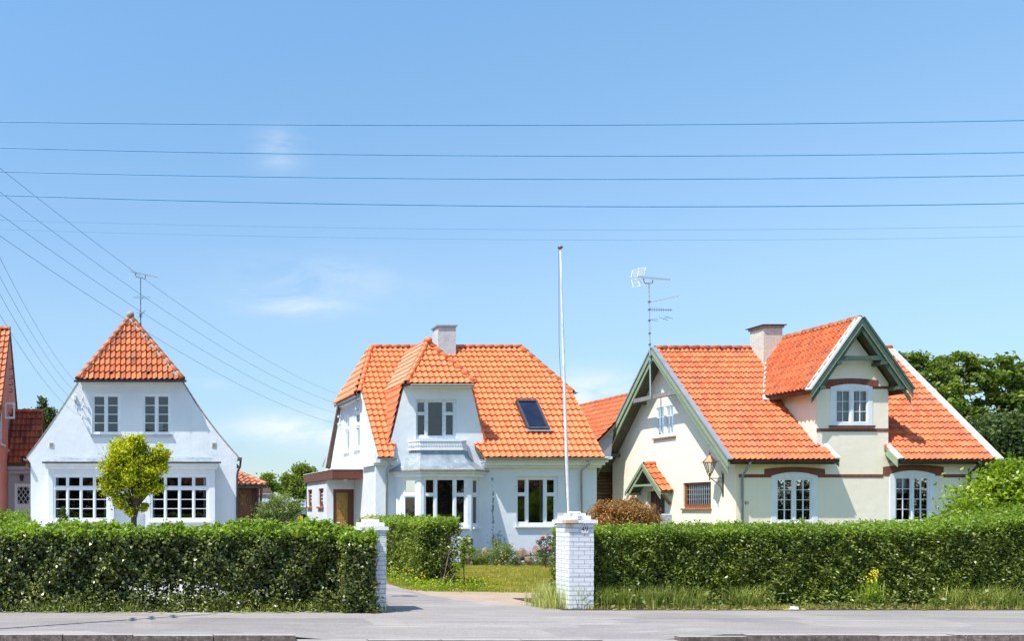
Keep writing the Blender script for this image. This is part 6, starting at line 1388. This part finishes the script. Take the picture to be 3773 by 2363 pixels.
m = MB(); rr = random.Random(8); c = V(4.16, 14.95, 1.585)
for i in range(14): m.tube([c + V(rr.uniform(-.12, .12), rr.uniform(-.08, .08), 0), c + V(rr.uniform(-.16, .18), rr.uniform(-.1, .1), rr.uniform(.02, .07))], [.006, .003], 4)
tag(m.build('dry_moss', M['bare_brick'], None), 'tuft of dry orange moss on top of the pillar numbered 47', 'moss')
# pale roses showing over the privet hedge
for i, (px, py, lab) in enumerate(((2874, 1926, 'cream rose bloom left below the arched window'), (2915, 1932, 'pale rose bloom above the hedge below the middle of the arched window'), (2934, 1928, 'pale rose bloom rightmost below the left arched window'))):
    m = MB(); c = at(px, py, 17.4); m.ball(c, .035, 8, 5, (1.2, 1, .8)); m.ball(c + V(.02, -.01, .012), .022, 6, 4); m.ball(c + V(-.02, -.012, -.006), .022, 6, 4); tag(m.build('pale_rose', M['white_fl'], None), lab, 'rose')
tree('rose_bush', (X(2915, 17.5), 17.5, 0), [B(2915, 1945, 17.5, 46, 14), B(2950, 1925, 17.5, 16, 12), B(2880, 1940, 17.5, 20, 12)], 900, .04, .45, M['leaf_top'], 67, 'rose shoots with pale blooms rising over the privet hedge', .014, cat='rose bush', limbs=10)

# lawn, long grass, weeds
rng = np.random.default_rng(71)
def scatter(n, x0, x1, y0, y1, fn=None):
    P = np.stack([rng.uniform(x0, x1, n), rng.uniform(y0, y1, n), np.zeros(n)], 1); 
    return P if fn is None else P[fn(P)]
lawn = lambda P: (P[:, 1] > 18.55 - (P[:, 0] - 6) * .11 + wob(P, 2.2, 4) * .3) & (P[:, 0] > 6.0 + np.clip(20 - P[:, 1], 0, 9) * .04)
blades('lawn', scatter(95000, 6.0, 13.5, 16.6, 26.8, lawn), M['grass'], .03, .075, .011, 72, 'short yellowish lawn between the driveway and the middle house', 'lawn')
edge_r = lambda P: (P[:, 1] > 15.12 + wob(P, 1.5, 8) * .09 - .06)
blades('verge_grass', scatter(13000, 8.0, 17.8, 14.95, 15.45, edge_r), M['verge'], .02, .10, .009, 73, 'rough grass verge along the foot of the privet hedge', 'grass', lean=.8)
tall = []
for (px, wd_, k) in ((2140, 30, 260), (2215, 28, 420), (2300, 22, 260), (2400, 36, 480), (2500, 24, 160), (2560, 24, 110), (2720, 30, 230), (2790, 24, 150), (3200, 30, 160), (3500, 34, 240), (3640, 50, 380), (3720, 34, 160)):
    D = 15.28; tall.append(np.stack([X(px, D) + rng.normal(size=k) * wd_ / F * D * .8, D + rng.normal(size=k) * .07, np.zeros(k)], 1))
blades('long_grass', np.concatenate(tall), M['tall_grass'], .15, .46, .010, 74, 'tall seeding grass tufts leaning out of the privet hedge foot', 'grass', lean=.75)
pg = np.stack([rng.normal(size=420) * .12 + 7.44, rng.normal(size=420) * .16 + 15.45, np.zeros(420)], 1)
blades('pale_grass_tuft', pg, M['pale_grass'], .15, .5, .011, 75, 'pale dry grass tuft at the left foot of the pillar numbered 49', 'grass', lean=.5, kind=None)
wl_ = [];
for (cx_, k, sx_) in ((-1.0, 500, .28), (-2.2, 120, .4), (-.1, 130, .25), (3.3, 250, .4), (2.2, 140, .5), (4.1, 200, .2)): wl_.append(np.stack([cx_ + rng.normal(size=k) * sx_, 14.82 + rng.normal(size=k) * .09, np.zeros(k)], 1))
blades('hedge_foot_grass', np.concatenate(wl_), M['tall_grass'], .04, .22, .010, 76, 'weeds and grass growing out at the foot of the long clipped hedge', 'grass', lean=.9)
def groundleaves(name, n, x0, x1, y0, y1, hz, L, mat, seed, label, wv=.1, line=None):
    r2 = np.random.default_rng(seed); P = np.stack([r2.uniform(x0, x1, n), r2.uniform(y0, y1, n), r2.random(n) ** 2.6 * hz + .015], 1)
    keep = (wob(P, 2.2, seed) + r2.normal(size=n) * .4) > -.1
    P = P[keep]; return tag(quads_mesh(name, leafq(P, np.tile([0, -.4, 1.0], (len(P), 1)), L, .55, r2, 1.0), mat), label, 'ground cover', kind='stuff')
groundleaves('ground_ivy', 9000, -3.2, 4.3, 14.66, 15.05, .34, .06, M['leaf_hedge'], 81, 'low leaves spreading from the clipped hedge onto the pavement')
groundleaves('ground_weeds', 7000, 8.1, 17.8, 15.1, 15.7, .3, .07, M['leaf_olive'], 82, 'broad-leaved weeds among the verge grass at the privet hedge')
groundleaves('driveway_weeds', 5200, 6.25, 8.0, 18.4, 19.9, .2, .045, M['leaf_bush'], 83, 'flowering weeds at the foot of the driveway hedge end')
groundleaves('driveway_weeds', 3000, 6.2, 6.75, 19.6, 24, .28, .045, M['leaf_bush'], 84, 'weeds along the driveway side of the hedge')
rr = random.Random(9)
flowers('yellow_flowers', [V(rr.uniform(6.15, 6.65), rr.uniform(19.3, 23), rr.uniform(.1, .38)) for i in range(44)], .017, M['yellow_fl'], 'yellow flowers along the driveway side of the hedge')
flowers('yellow_flowers', [V(rr.uniform(6.5, 7.8), rr.uniform(18.6, 19.7), rr.uniform(.06, .3)) for i in range(36)], .016, M['yellow_fl'], 'yellow flowers in front of the open end of the driveway hedge')
c = at(3215, 2130, 15.2)
flowers('yellow_spires', [V(c.x + rr.gauss(0, .05) + i * .004, c.y + rr.uniform(-.05, .05), c.z + .02 + i * .0135) for i in range(-8, 9)] + [V(c.x + .07 + rr.gauss(0, .02), c.y, c.z + .02 + i * .014) for i in range(9)], .016, M['yellow_fl'], 'yellow snapdragon spires standing out from the right part of the privet hedge')
blades('snapdragon_leaves', np.stack([c.x + rng.normal(size=160) * .09, c.y + rng.normal(size=160) * .05, rng.uniform(.12, .42, 160)], 1), M['leaf_bush'], .08, .2, .012, 77, 'narrow green leaves below the yellow spires', 'plant', lean=.8, kind=None)
# litter of the verge
rr = random.Random(12); m = MB()
for i in range(150):
    x = rr.uniform(8.3, 17) if i % 2 else rr.uniform(-3, 4); y = (15.02 if i % 2 else 14.62) + rr.uniform(-.1, .08); m.hexa([V(x, y, .012), V(x + .05, y + .01, .012), V(x + .045, y + .04, .014), V(x - .01, y + .03, .012), V(x, y, .018), V(x + .05, y + .01, .02), V(x + .045, y + .04, .024), V(x - .01, y + .03, .018)])
tag(m.build('dry_leaf_litter', M['pale_grass'], None), 'dry pale leaves lying along the pavement edge under the hedges', 'leaf litter', kind='stuff')
m = MB(); c = V(X(2925, 15.0), 15.0, .02); m.hexa([c + V(-.07, -.03, 0), c + V(.06, -.04, 0), c + V(.08, .03, 0), c + V(-.05, .04, 0), c + V(-.06, -.02, .03), c + V(.05, -.03, .05), c + V(.06, .02, .04), c + V(-.04, .03, .05)]); tag(m.build('crumpled_paper', M['ceramic'], None), 'crumpled scrap of white paper on the verge edge', 'litter')

# the far side of the street (behind the viewer; it only shows as reflections in the windows)
def opposite():
    for i, (xa, xb, h, r) in enumerate(((-22, -9, 4.2, 7.2), (-3, 8, 4.4, 8.3), (14, 25, 4.2, 7.8), (30, 41, 4.0, 7.2))):
        t = thing('opposite_house', ((xa + xb) / 2, -14, 0), ('pale house with brown roof', 'yellow house with dark red roof', 'cream house with brown roof', 'grey house with red roof')[i] + ' on the far side of the street', 'house')
        pl = Pl((0, -12, 0), (1, 0, 0), (0, -1, 0)); wins = [rect(xa + 1 + k_ * (xb - xa) / 3, xa + 2.4 + k_ * (xb - xa) / 3, .9, 2.3) for k_ in range(3)]
        MB().plate(pl, rect(xa, xb, 0, h - 1), wins, 0, .2).build('front_wall', M[('plaster3', 'bare_brick', 'plaster3', 'grey_plaster')[i]], t)
        m = MB(); m.hexa([V(xa - .4, -20, h - 1.1), V(xb + .4, -20, h - 1.1), V(xb + .4, -11.5, h - 1.1), V(xa - .4, -11.5, h - 1.1), V(xa + 1, -15.8, r), V(xb - 1, -15.8, r), V(xb - 1, -15.7, r), V(xa + 1, -15.7, r)]); m.build('roof', M['terracotta'] if i % 2 else M['brown_wood'], t)
        m = MB(); m.box(xa + .2, xb - .2, -19.8, -12.3, 0, h - 1.1); m.build('house_core', M['room'], t)
    for i, x in enumerate((-12, -5, 2, 9, 16, 24, 33, 42, 51, 60)):
        tree('street_garden_tree', (x, -6.5, 0), [((x, -6.5, 2.9), (2.6, 1.6, 2.2)), ((x + 2.2, -6.2, 1.6), (2.4, 1.2, 1.6)), ((x - 2.2, -6.8, 1.7), (2.4, 1.2, 1.6))], 2600, .4, .7, M['leaf_shade'], 90 + i, f'garden tree number {("one", "two", "three", "four", "five", "six", "seven", "eight", "nine", "ten")[i]} across the street behind the viewer', .12, 'garden trees across the street', limbs=5)
opposite()
